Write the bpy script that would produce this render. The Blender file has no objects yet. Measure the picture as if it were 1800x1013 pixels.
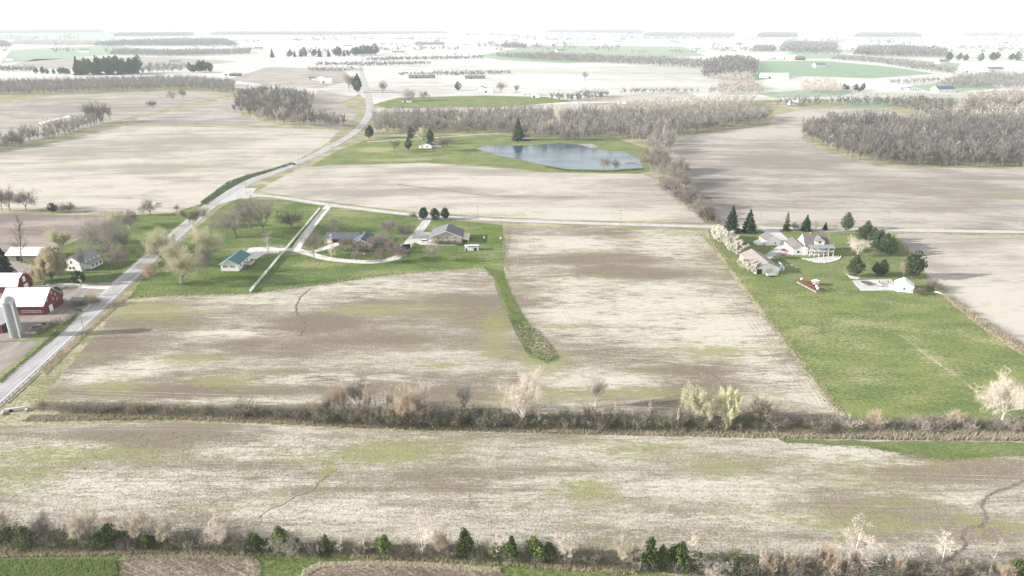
import bpy, bmesh, math, random
import numpy as np
from mathutils import Vector, Matrix
from mathutils.geometry import delaunay_2d_cdt, tessellate_polygon
R = random.Random(7)
NR = np.random.default_rng(7)
scene = bpy.context.scene
COL = scene.collection

# ------------------------------------------------------------------ camera, world, sun, exposure
H, FPX, HORIZON = 120.0, 1250.0, 39.0            # metres above the ground; focal length in photo pixels; horizon row
PITCH = math.atan((506.5 - HORIZON) / FPX)
cam_data = bpy.data.cameras.new('camera')
cam_data.sensor_width = 36.0
cam_data.lens = 36.0 * FPX / 1800.0
cam_data.clip_start, cam_data.clip_end = 1.0, 60000.0
cam = bpy.data.objects.new('camera', cam_data)
cam.location = (0, 0, H)
cam.rotation_euler = (math.pi / 2 - PITCH, 0, 0)
COL.objects.link(cam)
scene.camera = cam

SUN_EL, SUN_ROT = math.radians(18.5), math.radians(263)
world = bpy.data.worlds.new('World'); scene.world = world
world.use_nodes = True
wn = world.node_tree
sky = wn.nodes.new('ShaderNodeTexSky')
sky.sky_type = 'NISHITA'; sky.sun_disc = False
sky.sun_elevation, sky.sun_rotation = SUN_EL, SUN_ROT
sky.altitude = 200; sky.air_density = 1.0; sky.dust_density = 0.3; sky.ozone_density = 1.0
bg = wn.nodes['Background']; bg.inputs['Strength'].default_value = 0.15
hs = wn.nodes.new('ShaderNodeHueSaturation'); hs.inputs['Saturation'].default_value = 0.15   # a milky, hazy sky
wn.links.new(sky.outputs[0], hs.inputs['Color']); wn.links.new(hs.outputs[0], bg.inputs['Color'])
sun_data = bpy.data.lights.new('sun', 'SUN')
sun_data.energy = 5.0; sun_data.angle = math.radians(0.6); sun_data.color = (1.0, 0.955, 0.885)
sun = bpy.data.objects.new('sun', sun_data)
sd = Vector((math.sin(SUN_ROT) * math.cos(SUN_EL), math.cos(SUN_ROT) * math.cos(SUN_EL), math.sin(SUN_EL)))
sun.rotation_euler = sd.to_track_quat('Z', 'Y').to_euler()
COL.objects.link(sun)
vs = scene.view_settings
vs.view_transform = 'Standard'; vs.look = 'None'; vs.gamma = 1.0; vs.use_curve_mapping = False
vs.exposure = 1.04
scene.render.engine = 'CYCLES'
scene.cycles.max_bounces = 5; scene.cycles.diffuse_bounces = 3; scene.cycles.volume_bounces = 1
scene.cycles.use_denoising = True
HAZE_DENSITY = 0.000068

# ------------------------------------------------------------------ photo pixel -> ground point
def G(px, py):
    x, y = (px - 900.0) / FPX, -(py - 506.5) / FPX
    c, s = math.cos(PITCH), math.sin(PITCH)
    d = (x, c + y * s, -s + y * c)
    t = H / -d[2]
    return Vector((d[0] * t, d[1] * t, 0))
def PXM(py):                                     # photo pixels per metre (of height) on the ground at that row
    c, s = math.cos(PITCH), math.sin(PITCH)
    y = -(py - 506.5) / FPX
    t = H / (s - y * c)
    dep = PITCH - math.atan(y)
    return FPX / t * math.cos(dep), FPX / t

# ------------------------------------------------------------------ materials
def nt_new(name):
    m = bpy.data.materials.new(name); m.use_nodes = True
    n = m.node_tree
    for x in list(n.nodes): n.nodes.remove(x)
    o = n.nodes.new('ShaderNodeOutputMaterial')
    return m, n, o
class NB:
    """small helper around a node tree"""
    def __init__(s, n): s.n = n
    def node(s, t, **k):
        x = s.n.nodes.new(t)
        for a, b in k.items(): setattr(x, a, b)
        return x
    def link(s, a, b): s.n.links.new(a, b)
    def setin(s, sock, v):
        if isinstance(v, bpy.types.NodeSocket): s.link(v, sock)
        elif isinstance(v, tuple) and len(v) == 3 and sock.type == 'RGBA': sock.default_value = (*v, 1)
        else: sock.default_value = v
    def noise(s, vec, scale, detail=3.0, rough=0.55, dist=0.0):
        x = s.node('ShaderNodeTexNoise'); s.setin(x.inputs['Vector'], vec)
        x.inputs['Scale'].default_value = scale; x.inputs['Detail'].default_value = detail
        x.inputs['Roughness'].default_value = rough; x.inputs['Distortion'].default_value = dist
        return x.outputs['Fac']
    def scale(s, vec, sc, loc=(0, 0, 0), rot=(0, 0, 0)):
        x = s.node('ShaderNodeMapping'); s.setin(x.inputs['Vector'], vec)
        x.inputs['Scale'].default_value = sc; x.inputs['Location'].default_value = loc; x.inputs['Rotation'].default_value = rot
        return x.outputs['Vector']
    def math(s, op, a, b=0.0, clamp=False):
        x = s.node('ShaderNodeMath', operation=op, use_clamp=clamp); s.setin(x.inputs[0], a); s.setin(x.inputs[1], b)
        return x.outputs[0]
    def mix(s, f, a, b):
        x = s.node('ShaderNodeMix', data_type='RGBA'); s.setin(x.inputs[0], f); s.setin(x.inputs[6], a); s.setin(x.inputs[7], b)
        return x.outputs[2]
    def mul(s, a, b):
        x = s.node('ShaderNodeMix', data_type='RGBA', blend_type='MULTIPLY'); x.inputs[0].default_value = 1
        s.setin(x.inputs[6], a); s.setin(x.inputs[7], b)
        return x.outputs[2]
    def ramp(s, v, lo, hi, a=0.0, b=1.0):
        x = s.node('ShaderNodeMapRange', interpolation_type='SMOOTHSTEP'); s.setin(x.inputs['Value'], v)
        x.inputs['From Min'].default_value = lo; x.inputs['From Max'].default_value = hi
        x.inputs['To Min'].default_value = a; x.inputs['To Max'].default_value = b
        return x.outputs['Result']
    def attr(s, name):
        x = s.node('ShaderNodeAttribute'); x.attribute_name = name
        return x.outputs['Fac']
    def pos(s):
        return s.node('ShaderNodeNewGeometry').outputs['Position']
    def objco(s):
        return s.node('ShaderNodeTexCoord').outputs['Object']
    def rnd(s):
        return s.node('ShaderNodeObjectInfo').outputs['Random']
    def grey(s, v):
        x = s.node('ShaderNodeCombineColor'); s.setin(x.inputs[0], v); s.setin(x.inputs[1], v); s.setin(x.inputs[2], v)
        return x.outputs[0]
    def bump(s, h, strength, dist):
        x = s.node('ShaderNodeBump'); x.inputs['Strength'].default_value = strength; x.inputs['Distance'].default_value = dist
        s.setin(x.inputs['Height'], h)
        return x.outputs['Normal']
    def bsdf(s, col, rough=0.9, spec=0.2, normal=None, metal=0.0):
        x = s.node('ShaderNodeBsdfPrincipled'); s.setin(x.inputs['Base Color'], col); s.setin(x.inputs['Roughness'], rough)
        x.inputs['Specular IOR Level'].default_value = spec; x.inputs['Metallic'].default_value = metal
        if normal is not None: s.link(normal, x.inputs['Normal'])
        return x.outputs[0]

def mat_simple(name, col, rough=0.7, spec=0.3, var=0.12, scale=1.5, metal=0.0, streak=False, fine=0.0):
    m, n, o = nt_new(name); b = NB(n)
    co = b.objco()
    v = b.noise(b.scale(co, (1, 1, 0.15)) if streak else co, scale, 4)
    f = b.ramp(v, 0.25, 0.75, 1 - var, 1 + var)
    if fine:
        f = b.math('MULTIPLY', f, b.ramp(b.noise(co, scale * 8, 2), 0.3, 0.7, 1 - fine, 1 + fine))
    c = b.mul(col, b.grey(f))
    b.link(b.bsdf(c, rough, spec, metal=metal), o.inputs['Surface'])
    return m

def mat_leaf(name, col, col2, transl=0.25, scale=0.8, objvar=0.25):
    m, n, o = nt_new(name); b = NB(n)
    v = b.noise(b.objco(), scale, 3)
    c = b.mix(b.ramp(v, 0.3, 0.7), col, col2)
    f = b.ramp(b.rnd(), 0, 1, 1 - objvar, 1 + objvar)
    c = b.mul(c, b.grey(f))
    d = b.node('ShaderNodeBsdfDiffuse'); b.setin(d.inputs[0], c)
    t = b.node('ShaderNodeBsdfTranslucent'); b.setin(t.inputs[0], c)
    x = b.node('ShaderNodeMixShader'); x.inputs[0].default_value = transl
    b.link(d.outputs[0], x.inputs[1]); b.link(t.outputs[0], x.inputs[2])
    b.link(x.outputs[0], o.inputs['Surface'])
    return m

def mat_field(name, straw, soil, weed, bias=0.0, weedbias=0.0, ang=0.0, fine=1.0, rows=0.5, bump=0.5, big=0.0):
    """crop stubble: straw over soil with weeds; bands run along the rows; attributes pale / dark / green push it"""
    m, n, o = nt_new(name); b = NB(n)
    p = b.scale(b.pos(), (1, 1, 1), rot=(0, 0, ang))
    band = b.noise(b.scale(p, (0.012, 0.085, 0)), 1.0, 5, 0.6, 0.5)
    band2 = b.noise(b.scale(p, (0.08, 0.33, 0), (30, 7, 0)), 1.0, 4, 0.65, 0.3)
    patch = b.noise(b.scale(p, (0.02, 0.035, 0), (3, 11, 0)), 1.0, 4, 0.6)
    speck = b.noise(b.scale(p, (1.2, 1.6, 0)), 1.0, 3, 0.75)
    speck2 = b.noise(b.scale(p, (3.2, 3.2, 0), (9, 2, 0)), 1.0, 2, 0.7)
    rw = b.noise(b.scale(p, (0.15, 1.8, 0), (1, 40, 0)), 1.0, 2, 0.6)
    t = b.math('MULTIPLY_ADD', band, 1.3)
    n_ = t.node; n_.inputs[2].default_value = -0.65
    t = b.math('ADD', t, b.math('MULTIPLY', b.math('SUBTRACT', band2, 0.5), 1.0))
    t = b.math('ADD', t, b.math('MULTIPLY', b.math('SUBTRACT', patch, 0.5), 1.5))
    t = b.math('ADD', t, b.math('MULTIPLY', b.math('SUBTRACT', speck, 0.5), 1.5 * fine))
    t = b.math('ADD', t, b.math('MULTIPLY', b.math('SUBTRACT', speck2, 0.5), 0.9 * fine))
    t = b.math('ADD', t, b.math('MULTIPLY', b.math('SUBTRACT', rw, 0.5), rows))
    band3 = b.noise(b.scale(p, (0.16, 0.9, 0), (4, 70, 0)), 1.0, 4, 0.7)
    t = b.math('ADD', t, b.math('MULTIPLY', b.math('SUBTRACT', band3, 0.5), 1.05 * min(1, fine + 0.3)))
    if big:
        lg = b.noise(b.scale(p, (0.0016, 0.0032, 0), (2, 3, 0)), 1.0, 4, 0.6)
        t = b.math('ADD', t, b.math('MULTIPLY', b.math('SUBTRACT', lg, 0.5), big))
    brk = b.ramp(b.math('ADD', b.math('MULTIPLY', band2, 0.5), b.math('MULTIPLY', band3, 0.5)), 0.36, 0.62, 0.45, 1.7)
    t = b.math('ADD', t, b.math('MULTIPLY', b.attr('pale'), brk)); t = b.math('SUBTRACT', t, b.math('MULTIPLY', b.attr('dark'), brk)); t = b.math('ADD', t, bias)
    c = b.mix(b.ramp(t, -0.44, 0.44), soil, straw)
    g = b.noise(b.scale(p, (0.016, 0.07, 0), (50, 20, 0)), 1.0, 5, 0.65)
    g2 = b.noise(b.scale(p, (0.25, 0.7, 0), (5, 2, 0)), 1.0, 4, 0.7)
    gg = b.math('ADD', b.math('ADD', g, b.math('MULTIPLY', b.math('SUBTRACT', g2, 0.5), 1.3)), b.attr('green'))
    if big: gg = b.math('ADD', gg, b.math('MULTIPLY', b.math('SUBTRACT', b.noise(b.scale(p, (0.0011, 0.0028, 0), (20, 9, 0)), 1.0, 4, 0.6), 0.5), big))
    gg = b.math('ADD', gg, weedbias)
    c = b.mix(b.ramp(gg, 0.47, 0.85, 0, 0.85), c, weed)
    h = b.math('ADD', speck, b.math('MULTIPLY', rw, 0.8))
    nrm = b.bump(h, bump, 0.25)
    b.link(b.bsdf(c, 1.0, 0.05, nrm), o.inputs['Surface'])
    return m

def mat_grass(name, a, c2, dry, drybias=0.0, scale=1.0, bump=0.6):
    m, n, o = nt_new(name); b = NB(n)
    p = b.pos()
    v = b.noise(b.scale(p, (0.05, 0.09, 0)), scale, 5, 0.65)
    f = b.noise(b.scale(p, (0.7, 0.9, 0)), scale, 4, 0.7)
    f2 = b.noise(b.scale(p, (2.5, 2.5, 0)), 1.0, 2, 0.7)
    c = b.mix(b.ramp(b.math('ADD', b.math('MULTIPLY', v, 0.7), b.math('MULTIPLY', f, 0.3)), 0.35, 0.65), a, c2)
    d = b.noise(b.scale(p, (0.03, 0.06, 0), (12, 5, 0)), scale, 5, 0.65)
    dd = b.math('ADD', b.math('ADD', d, b.math('MULTIPLY', b.math('SUBTRACT', f, 0.5), 0.55)), b.attr('pale'))
    c = b.mix(b.ramp(dd, 0.55 - drybias, 0.85 - drybias), c, dry)
    c = b.mix(b.ramp(b.math('MULTIPLY', b.attr('dark'), b.math('ADD', f, 0.5)), 0.2, 0.9), c, (0.16, 0.125, 0.09))
    c = b.mul(c, b.grey(b.math('MULTIPLY', b.ramp(f2, 0.25, 0.75, 0.68, 1.32), b.ramp(f, 0.3, 0.7, 0.82, 1.18))))
    nrm = b.bump(b.math('ADD', f, f2), bump, 0.3)
    b.link(b.bsdf(c, 1.0, 0.05, nrm), o.inputs['Surface'])
    return m

def mat_road(name, col, var=0.12, tracks=True):
    m, n, o = nt_new(name); b = NB(n)
    p = b.pos()
    v = b.noise(b.scale(p, (0.25, 0.05, 0)), 1.0, 5, 0.65)
    f = b.noise(p, 2.5, 4, 0.7)
    c = b.mul(col, b.grey(b.math('MULTIPLY', b.ramp(v, 0.3, 0.7, 1 - var, 1 + var), b.ramp(f, 0.3, 0.7, 0.93, 1.07))))
    b.link(b.bsdf(c, 0.85, 0.25), o.inputs['Surface'])
    return m

STRAW, SOIL, WEED = (0.53, 0.495, 0.43), (0.20, 0.163, 0.128), (0.255, 0.255, 0.115)
M = {}
M['stubble'] = mat_field('stubble_field', STRAW, SOIL, WEED, -0.15, -0.01, 0.0)
M['stubble_near'] = mat_field('stubble_near_field', (0.535, 0.50, 0.435), (0.22, 0.183, 0.145), (0.25, 0.255, 0.115), -0.04, 0.02, 0.0)
M['field_pale'] = mat_field('pale_field', (0.50, 0.462, 0.402), (0.30, 0.266, 0.232), (0.30, 0.30, 0.18), 0.08, -0.10, -0.05, 0.5, 0.5, 0.2)
M['field_brown'] = mat_field('brown_field', (0.435, 0.398, 0.352), (0.245, 0.216, 0.197), (0.24, 0.24, 0.14), 0.0, -0.16, 0.08, 0.45, 0.5, 0.2)
M['field_soil'] = mat_field('bare_soil_field', (0.36, 0.30, 0.265), (0.20, 0.165, 0.15), (0.22, 0.22, 0.13), -0.1, -0.18, 0.0, 0.45, 0.6, 0.2)
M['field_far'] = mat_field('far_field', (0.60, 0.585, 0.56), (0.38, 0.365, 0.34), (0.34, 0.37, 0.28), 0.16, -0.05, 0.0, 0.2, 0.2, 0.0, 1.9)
M['plot_soil'] = mat_field('garden_soil', (0.38, 0.31, 0.25), (0.16, 0.12, 0.10), (0.16, 0.18, 0.07), -0.12, -0.12, 0.5, 1.2, 0.8, 0.9)
M['lawn'] = mat_grass('lawn_grass', (0.085, 0.135, 0.04), (0.155, 0.205, 0.06), (0.27, 0.26, 0.14), 0.06)
M['pasture'] = mat_grass('pasture_grass', (0.115, 0.16, 0.06), (0.215, 0.24, 0.09), (0.33, 0.31, 0.18), 0.04)
M['rough'] = mat_grass('rough_grass', (0.19, 0.20, 0.10), (0.27, 0.26, 0.145), (0.44, 0.39, 0.28), 0.16)
M['green_strip'] = mat_grass('green_strip_grass', (0.12, 0.16, 0.06), (0.185, 0.215, 0.085), (0.28, 0.27, 0.15), 0.0)
M['bottom_grass'] = mat_grass('track_grass', (0.14, 0.18, 0.06), (0.20, 0.23, 0.085), (0.27, 0.25, 0.13), 0.05)
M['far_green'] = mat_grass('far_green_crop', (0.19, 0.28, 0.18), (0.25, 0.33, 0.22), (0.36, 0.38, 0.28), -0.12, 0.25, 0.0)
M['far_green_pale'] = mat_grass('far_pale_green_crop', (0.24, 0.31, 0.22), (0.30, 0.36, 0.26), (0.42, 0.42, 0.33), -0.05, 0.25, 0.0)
M['asphalt'] = mat_road('worn_asphalt', (0.40, 0.39, 0.39), 0.16)
M['gravel'] = mat_road('pale_gravel', (0.62, 0.59, 0.54), 0.15)
M['side_road'] = mat_road('side_road_chip_seal', (0.46, 0.445, 0.43), 0.1)
M['concrete'] = mat_road('concrete', (0.50, 0.49, 0.47), 0.14)
M['shoulder'] = mat_road('gravel_shoulder', (0.31, 0.285, 0.26), 0.2)
M['dirt'] = mat_road('yard_dirt', (0.27, 0.235, 0.21), 0.25)
M['paint_white'] = mat_simple('road_paint_white', (0.80, 0.80, 0.78), 0.8, 0.2, 0.1)
M['paint_yellow'] = mat_simple('road_paint_yellow', (0.45, 0.39, 0.24), 0.8, 0.2, 0.1)
M['gully'] = mat_simple('wet_gully_soil', (0.185, 0.15, 0.115), 0.9, 0.2, 0.3, 0.4)

def mat_water():
    m, n, o = nt_new('pond_water'); b = NB(n)
    p = b.pos()
    w = b.noise(b.scale(p, (0.5, 1.0, 0)), 1.0, 3, 0.6)
    big = b.noise(b.scale(p, (0.02, 0.05, 0)), 1.0, 3, 0.5)
    nrm = b.bump(w, 0.16, 0.2)
    b.link(b.bsdf(b.mix(b.ramp(big, 0.35, 0.65), (0.02, 0.055, 0.085), (0.04, 0.085, 0.12)), b.ramp(big, 0.3, 0.7, 0.12, 0.26), 0.5, nrm), o.inputs['Surface'])
    return m
M['water'] = mat_water()

def mat_brick():
    m, n, o = nt_new('tan_brick'); b = NB(n)
    t = b.node('ShaderNodeTexBrick'); b.link(b.objco(), t.inputs['Vector'])
    t.inputs['Color1'].default_value = (0.36, 0.20, 0.13, 1); t.inputs['Color2'].default_value = (0.44, 0.27, 0.18, 1); t.inputs['Mortar'].default_value = (0.42, 0.38, 0.33, 1)
    t.inputs['Scale'].default_value = 4
    v = b.noise(b.objco(), 0.8, 3)
    b.link(b.bsdf(b.mul(t.outputs[0], b.grey(b.ramp(v, 0.3, 0.7, 0.85, 1.15))), 0.9, 0.1), o.inputs['Surface'])
    return m
M['brick'] = mat_brick()
def mat_boards(name, col, col2, freq, rough=0.7):
    """painted vertical boards or ribbed metal: fine relief plus weathering"""
    m, n, o = nt_new(name); b = NB(n)
    co = b.objco()
    s = b.node('ShaderNodeSeparateXYZ'); b.link(co, s.inputs[0])
    u = b.math('MULTIPLY', b.math('ADD', s.outputs[0], s.outputs[1]), freq)
    w = b.math('PINGPONG', u, 0.5)
    v = b.noise(b.scale(co, (0.5, 0.5, 0.12)), 1.2, 4, 0.7)
    c = b.mix(b.ramp(v, 0.35, 0.75), col, col2)
    b.link(b.bsdf(c, rough, 0.25, b.bump(b.ramp(w, 0.0, 0.12), 0.5, 0.05)), o.inputs['Surface'])
    return m
M['barn_red'] = mat_boards('barn_red_boards', (0.17, 0.03, 0.035), (0.125, 0.03, 0.035), 3.5)
M['roof_white'] = mat_boards('white_metal_roofing', (0.80, 0.79, 0.79), (0.72, 0.71, 0.72), 1.6, 0.5)
M['siding_white'] = mat_boards('white_siding', (0.80, 0.79, 0.77), (0.73, 0.72, 0.70), 0.0)
M['siding_cream'] = mat_boards('cream_siding', (0.66, 0.60, 0.54), (0.58, 0.53, 0.48), 0.0)
M['roof_grey'] = mat_simple('grey_shingles', (0.17, 0.175, 0.19), 0.9, 0.1, 0.15, 0.7, fine=0.15)
M['roof_dark'] = mat_simple('dark_slate_shingles', (0.105, 0.115, 0.145), 0.9, 0.15, 0.15, 0.7, fine=0.15)
M['roof_brown'] = mat_simple('brown_shingles', (0.165, 0.15, 0.145), 0.9, 0.1, 0.15, 0.7, fine=0.15)
M['roof_pink'] = mat_boards('faded_red_metal_roofing', (0.285, 0.245, 0.23), (0.24, 0.21, 0.20), 1.3, 0.6)
M['roof_green'] = mat_boards('green_blue_metal_roofing', (0.06, 0.16, 0.18), (0.08, 0.20, 0.22), 1.8, 0.45)
M['roof_porch'] = mat_simple('green_grey_roofing', (0.24, 0.29, 0.28), 0.8, 0.2, 0.1)
M['trim_white'] = mat_simple('white_trim', (0.80, 0.80, 0.78), 0.6, 0.3, 0.05)
M['glass'] = mat_simple('dark_window_glass', (0.03, 0.035, 0.045), 0.08, 0.6, 0.2)
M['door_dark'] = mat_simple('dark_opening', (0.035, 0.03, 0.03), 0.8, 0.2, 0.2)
M['door_wood'] = mat_simple('brown_door', (0.17, 0.11, 0.08), 0.7, 0.3, 0.2)
M['wood'] = mat_simple('weathered_wood', (0.27, 0.23, 0.19), 0.85, 0.15, 0.25, 2, streak=True)
M['pole'] = mat_simple('pole_wood', (0.30, 0.27, 0.24), 0.85, 0.15, 0.2, 1, streak=True)
M['silo'] = mat_simple('stave_concrete', (0.27, 0.27, 0.27), 0.85, 0.15, 0.2, 0.7, streak=True, fine=0.08)
M['silo_dome'] = mat_simple('galvanised_dome', (0.40, 0.42, 0.42), 0.5, 0.4, 0.15, 0.8, metal=0.3)
M['steel'] = mat_simple('galvanised_steel', (0.55, 0.56, 0.57), 0.45, 0.4, 0.12, 1.0, metal=0.5)
M['red_paint'] = mat_simple('implement_red_paint', (0.17, 0.05, 0.05), 0.65, 0.4, 0.2, 1.2)
M['tyre'] = mat_simple('tyre_rubber', (0.025, 0.025, 0.027), 0.85, 0.2, 0.2)
M['rim'] = mat_simple('wheel_rim', (0.45, 0.45, 0.46), 0.4, 0.5, 0.1, metal=0.6)
M['lamp_glass'] = mat_simple('headlight_glass', (0.75, 0.76, 0.78), 0.15, 0.6, 0.05)
for nm, c in dict(white=(0.78, 0.78, 0.78), black=(0.025, 0.026, 0.03), grey=(0.20, 0.21, 0.23), silver=(0.50, 0.51, 0.52), navy=(0.03, 0.05, 0.09), maroon=(0.17, 0.045, 0.05), teal=(0.20, 0.42, 0.44)).items():
    M['car_' + nm] = mat_simple('car_paint_' + nm, c, 0.28, 0.5, 0.05)
# vegetation
M['bark'] = mat_simple('grey_bark', (0.22, 0.19, 0.165), 0.95, 0.05, 0.25, 1.0)
M['bark_pale'] = mat_simple('pale_bark', (0.58, 0.53, 0.47), 0.9, 0.05, 0.2, 1.0)
M['bark_dark'] = mat_simple('dark_bark', (0.12, 0.10, 0.09), 0.95, 0.05, 0.25, 1.0)
M['twig'] = mat_leaf('grey_twigs', (0.31, 0.28, 0.24), (0.245, 0.22, 0.195), 0.1, 0.4)
M['twig_pale'] = mat_leaf('pale_twigs', (0.58, 0.52, 0.45), (0.50, 0.43, 0.37), 0.1, 0.4)
M['twig_tan'] = mat_leaf('tan_twigs', (0.42, 0.34, 0.26), (0.36, 0.29, 0.22), 0.1, 0.4)
M['twig_plum'] = mat_leaf('plum_twigs', (0.285, 0.235, 0.21), (0.23, 0.195, 0.178), 0.1, 0.4)
M['wood_twig'] = mat_leaf('woodland_twigs', (0.275, 0.252, 0.232), (0.19, 0.18, 0.175), 0.1, 0.03)
M['wood_twig_pale'] = mat_leaf('pale_woodland_twigs', (0.50, 0.44, 0.40), (0.40, 0.36, 0.33), 0.1, 0.02)
M['bud'] = mat_leaf('yellow_green_buds', (0.50, 0.50, 0.27), (0.42, 0.43, 0.22), 0.3, 0.5)
M['willow'] = mat_leaf('willow_leaves', (0.70, 0.69, 0.44), (0.62, 0.62, 0.38), 0.3, 0.5)
M['forsythia'] = mat_leaf('pale_gold_blossom', (0.72, 0.62, 0.40), (0.66, 0.58, 0.40), 0.3, 0.6)
M['blossom'] = mat_leaf('white_blossom', (0.72, 0.69, 0.60), (0.60, 0.58, 0.49), 0.3, 0.6, 0.1)
M['spruce'] = mat_leaf('spruce_needles', (0.035, 0.06, 0.04), (0.055, 0.085, 0.05), 0.1, 0.7)
M['pine'] = mat_leaf('pine_needles', (0.055, 0.08, 0.045), (0.085, 0.11, 0.055), 0.1, 0.6)
M['cedar'] = mat_leaf('cedar_needles', (0.085, 0.13, 0.04), (0.17, 0.205, 0.07), 0.15, 0.6)
M['shrub_leaf'] = mat_leaf('shrub_leaves', (0.115, 0.15, 0.065), (0.165, 0.185, 0.085), 0.25, 0.6)
M['shrub_olive'] = mat_leaf('olive_shrub_leaves', (0.20, 0.20, 0.085), (0.15, 0.165, 0.065), 0.25, 0.6)
M['dry'] = mat_leaf('dry_grass_blades', (0.50, 0.43, 0.32), (0.40, 0.335, 0.25), 0.2, 0.25)
M['dry_pale'] = mat_leaf('pale_reed_blades', (0.60, 0.54, 0.43), (0.52, 0.46, 0.36), 0.2, 0.25)
M['blade'] = mat_leaf('green_blades', (0.15, 0.195, 0.07), (0.20, 0.235, 0.09), 0.3, 0.25)
M['crop'] = mat_leaf('crop_leaves', (0.22, 0.28, 0.12), (0.27, 0.32, 0.15), 0.3, 0.5)
M['under'] = mat_leaf('undergrowth_stems', (0.21, 0.20, 0.125), (0.29, 0.25, 0.19), 0.15, 0.15)
M['roof_light'] = mat_simple('pale_grey_shingles', (0.30, 0.31, 0.31), 0.9, 0.1, 0.12, 0.7, fine=0.12)
M['vinyl'] = mat_leaf('white_vinyl_boards', (0.78, 0.80, 0.74), (0.68, 0.72, 0.64), 0.5, 0.3, 0.06)
M['track'] = mat_field('tractor_track', (0.50, 0.445, 0.36), (0.27, 0.22, 0.175), WEED, -0.1, -0.02)
M['wheel_track'] = mat_road('worn_wheel_track', (0.345, 0.337, 0.338), 0.2)
M['bank'] = mat_leaf('dark_bank_grass', (0.09, 0.13, 0.07), (0.12, 0.155, 0.085), 0.2, 0.2)

# ------------------------------------------------------------------ object helpers
def setp(o, label=None, cat=None, group=None, kind=None):
    if label: o['label'] = label
    if cat: o['category'] = cat
    if group: o['group'] = group
    if kind: o['kind'] = kind
    return o
def mesh_np(name, verts, faces, mat=None):
    """verts (n,3) array, faces list of index tuples or an (m,k) array"""
    me = bpy.data.meshes.new(name)
    verts = np.asarray(verts, dtype=np.float32)
    if isinstance(faces, np.ndarray):
        m, k = faces.shape
        me.vertices.add(len(verts)); me.vertices.foreach_set('co', verts.ravel())
        me.loops.add(m * k); me.loops.foreach_set('vertex_index', faces.astype(np.int32).ravel())
        me.polygons.add(m); me.polygons.foreach_set('loop_start', np.arange(0, m * k, k, dtype=np.int32))
        me.update(calc_edges=True)
    else:
        me.from_pydata([tuple(map(float, v)) for v in verts], [], faces); me.update()
    if mat is not None: me.materials.append(mat)
    return me
def obj(name, me, parent=None, loc=None):
    o = bpy.data.objects.new(name, me); COL.objects.link(o)
    if parent: o.parent = parent
    if loc is not None: o.location = loc
    return o
def empty(name, loc, rz=0.0, scale=1.0):
    o = bpy.data.objects.new(name, None); COL.objects.link(o)
    o.empty_display_size = 1.0
    o.location = loc; o.rotation_euler = (0, 0, rz)
    o.scale = (scale,) * 3 if not isinstance(scale, tuple) else scale
    return o
class MB:
    """collects boxes, tubes and polygons into one mesh"""
    def __init__(s): s.v, s.f = [], []
    def add(s, vs, fs):
        k = len(s.v); s.v += [tuple(v) for v in vs]; s.f += [tuple(i + k for i in f) for f in fs]; return s
    def box(s, x0, x1, y0, y1, z0, z1):
        return s.add([(x0, y0, z0), (x1, y0, z0), (x1, y1, z0), (x0, y1, z0), (x0, y0, z1), (x1, y0, z1), (x1, y1, z1), (x0, y1, z1)],
                     [(0, 3, 2, 1), (4, 5, 6, 7), (0, 1, 5, 4), (1, 2, 6, 5), (2, 3, 7, 6), (3, 0, 4, 7)])
    def prism(s, poly, axis, a, b):
        """poly of 2-D points extruded along axis ('x': points are (y,z); 'y': (x,z); 'z': (x,y))"""
        n = len(poly)
        mk = {'x': lambda p, t: (t, p[0], p[1]), 'y': lambda p, t: (p[0], t, p[1]), 'z': lambda p, t: (p[0], p[1], t)}[axis]
        vs = [mk(p, a) for p in poly] + [mk(p, b) for p in poly]
        fs = [tuple(range(n))[::-1], tuple(range(n, 2 * n))] + [(i, (i + 1) % n, n + (i + 1) % n, n + i) for i in range(n)]
        return s.add(vs, fs)
    def tube(s, p, q, r0, r1, n=8, caps=True):
        p, q = Vector(p), Vector(q); d = (q - p).normalized()
        a = d.orthogonal().normalized(); b = d.cross(a)
        vs = []
        for c, r in ((p, r0), (q, r1)):
            for i in range(n):
                t = 2 * math.pi * i / n; vs.append(c + (a * math.cos(t) + b * math.sin(t)) * r)
        fs = [(i, (i + 1) % n, n + (i + 1) % n, n + i) for i in range(n)]
        if caps: fs += [tuple(range(n))[::-1], tuple(range(n, 2 * n))]
        return s.add(vs, fs)
    def lathe(s, prof, n=20):
        vs, fs = [], []
        for r, z in prof:
            for i in range(n):
                t = 2 * math.pi * i / n; vs.append((r * math.cos(t), r * math.sin(t), z))
        for k in range(len(prof) - 1):
            for i in range(n):
                fs.append((k * n + i, k * n + (i + 1) % n, (k + 1) * n + (i + 1) % n, (k + 1) * n + i))
        fs.append(tuple(range(n))[::-1]); fs.append(tuple(range((len(prof) - 1) * n, len(prof) * n)))
        return s.add(vs, fs)
    def build(s, name, mat, parent=None, fix=True):
        me = bpy.data.meshes.new(name); me.from_pydata(s.v, [], s.f); me.update()
        if fix:
            bm = bmesh.new(); bm.from_mesh(me); bmesh.ops.recalc_face_normals(bm, faces=bm.faces); bm.to_mesh(me); bm.free()
        me.materials.append(mat)
        return obj(name, me, parent)

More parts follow.
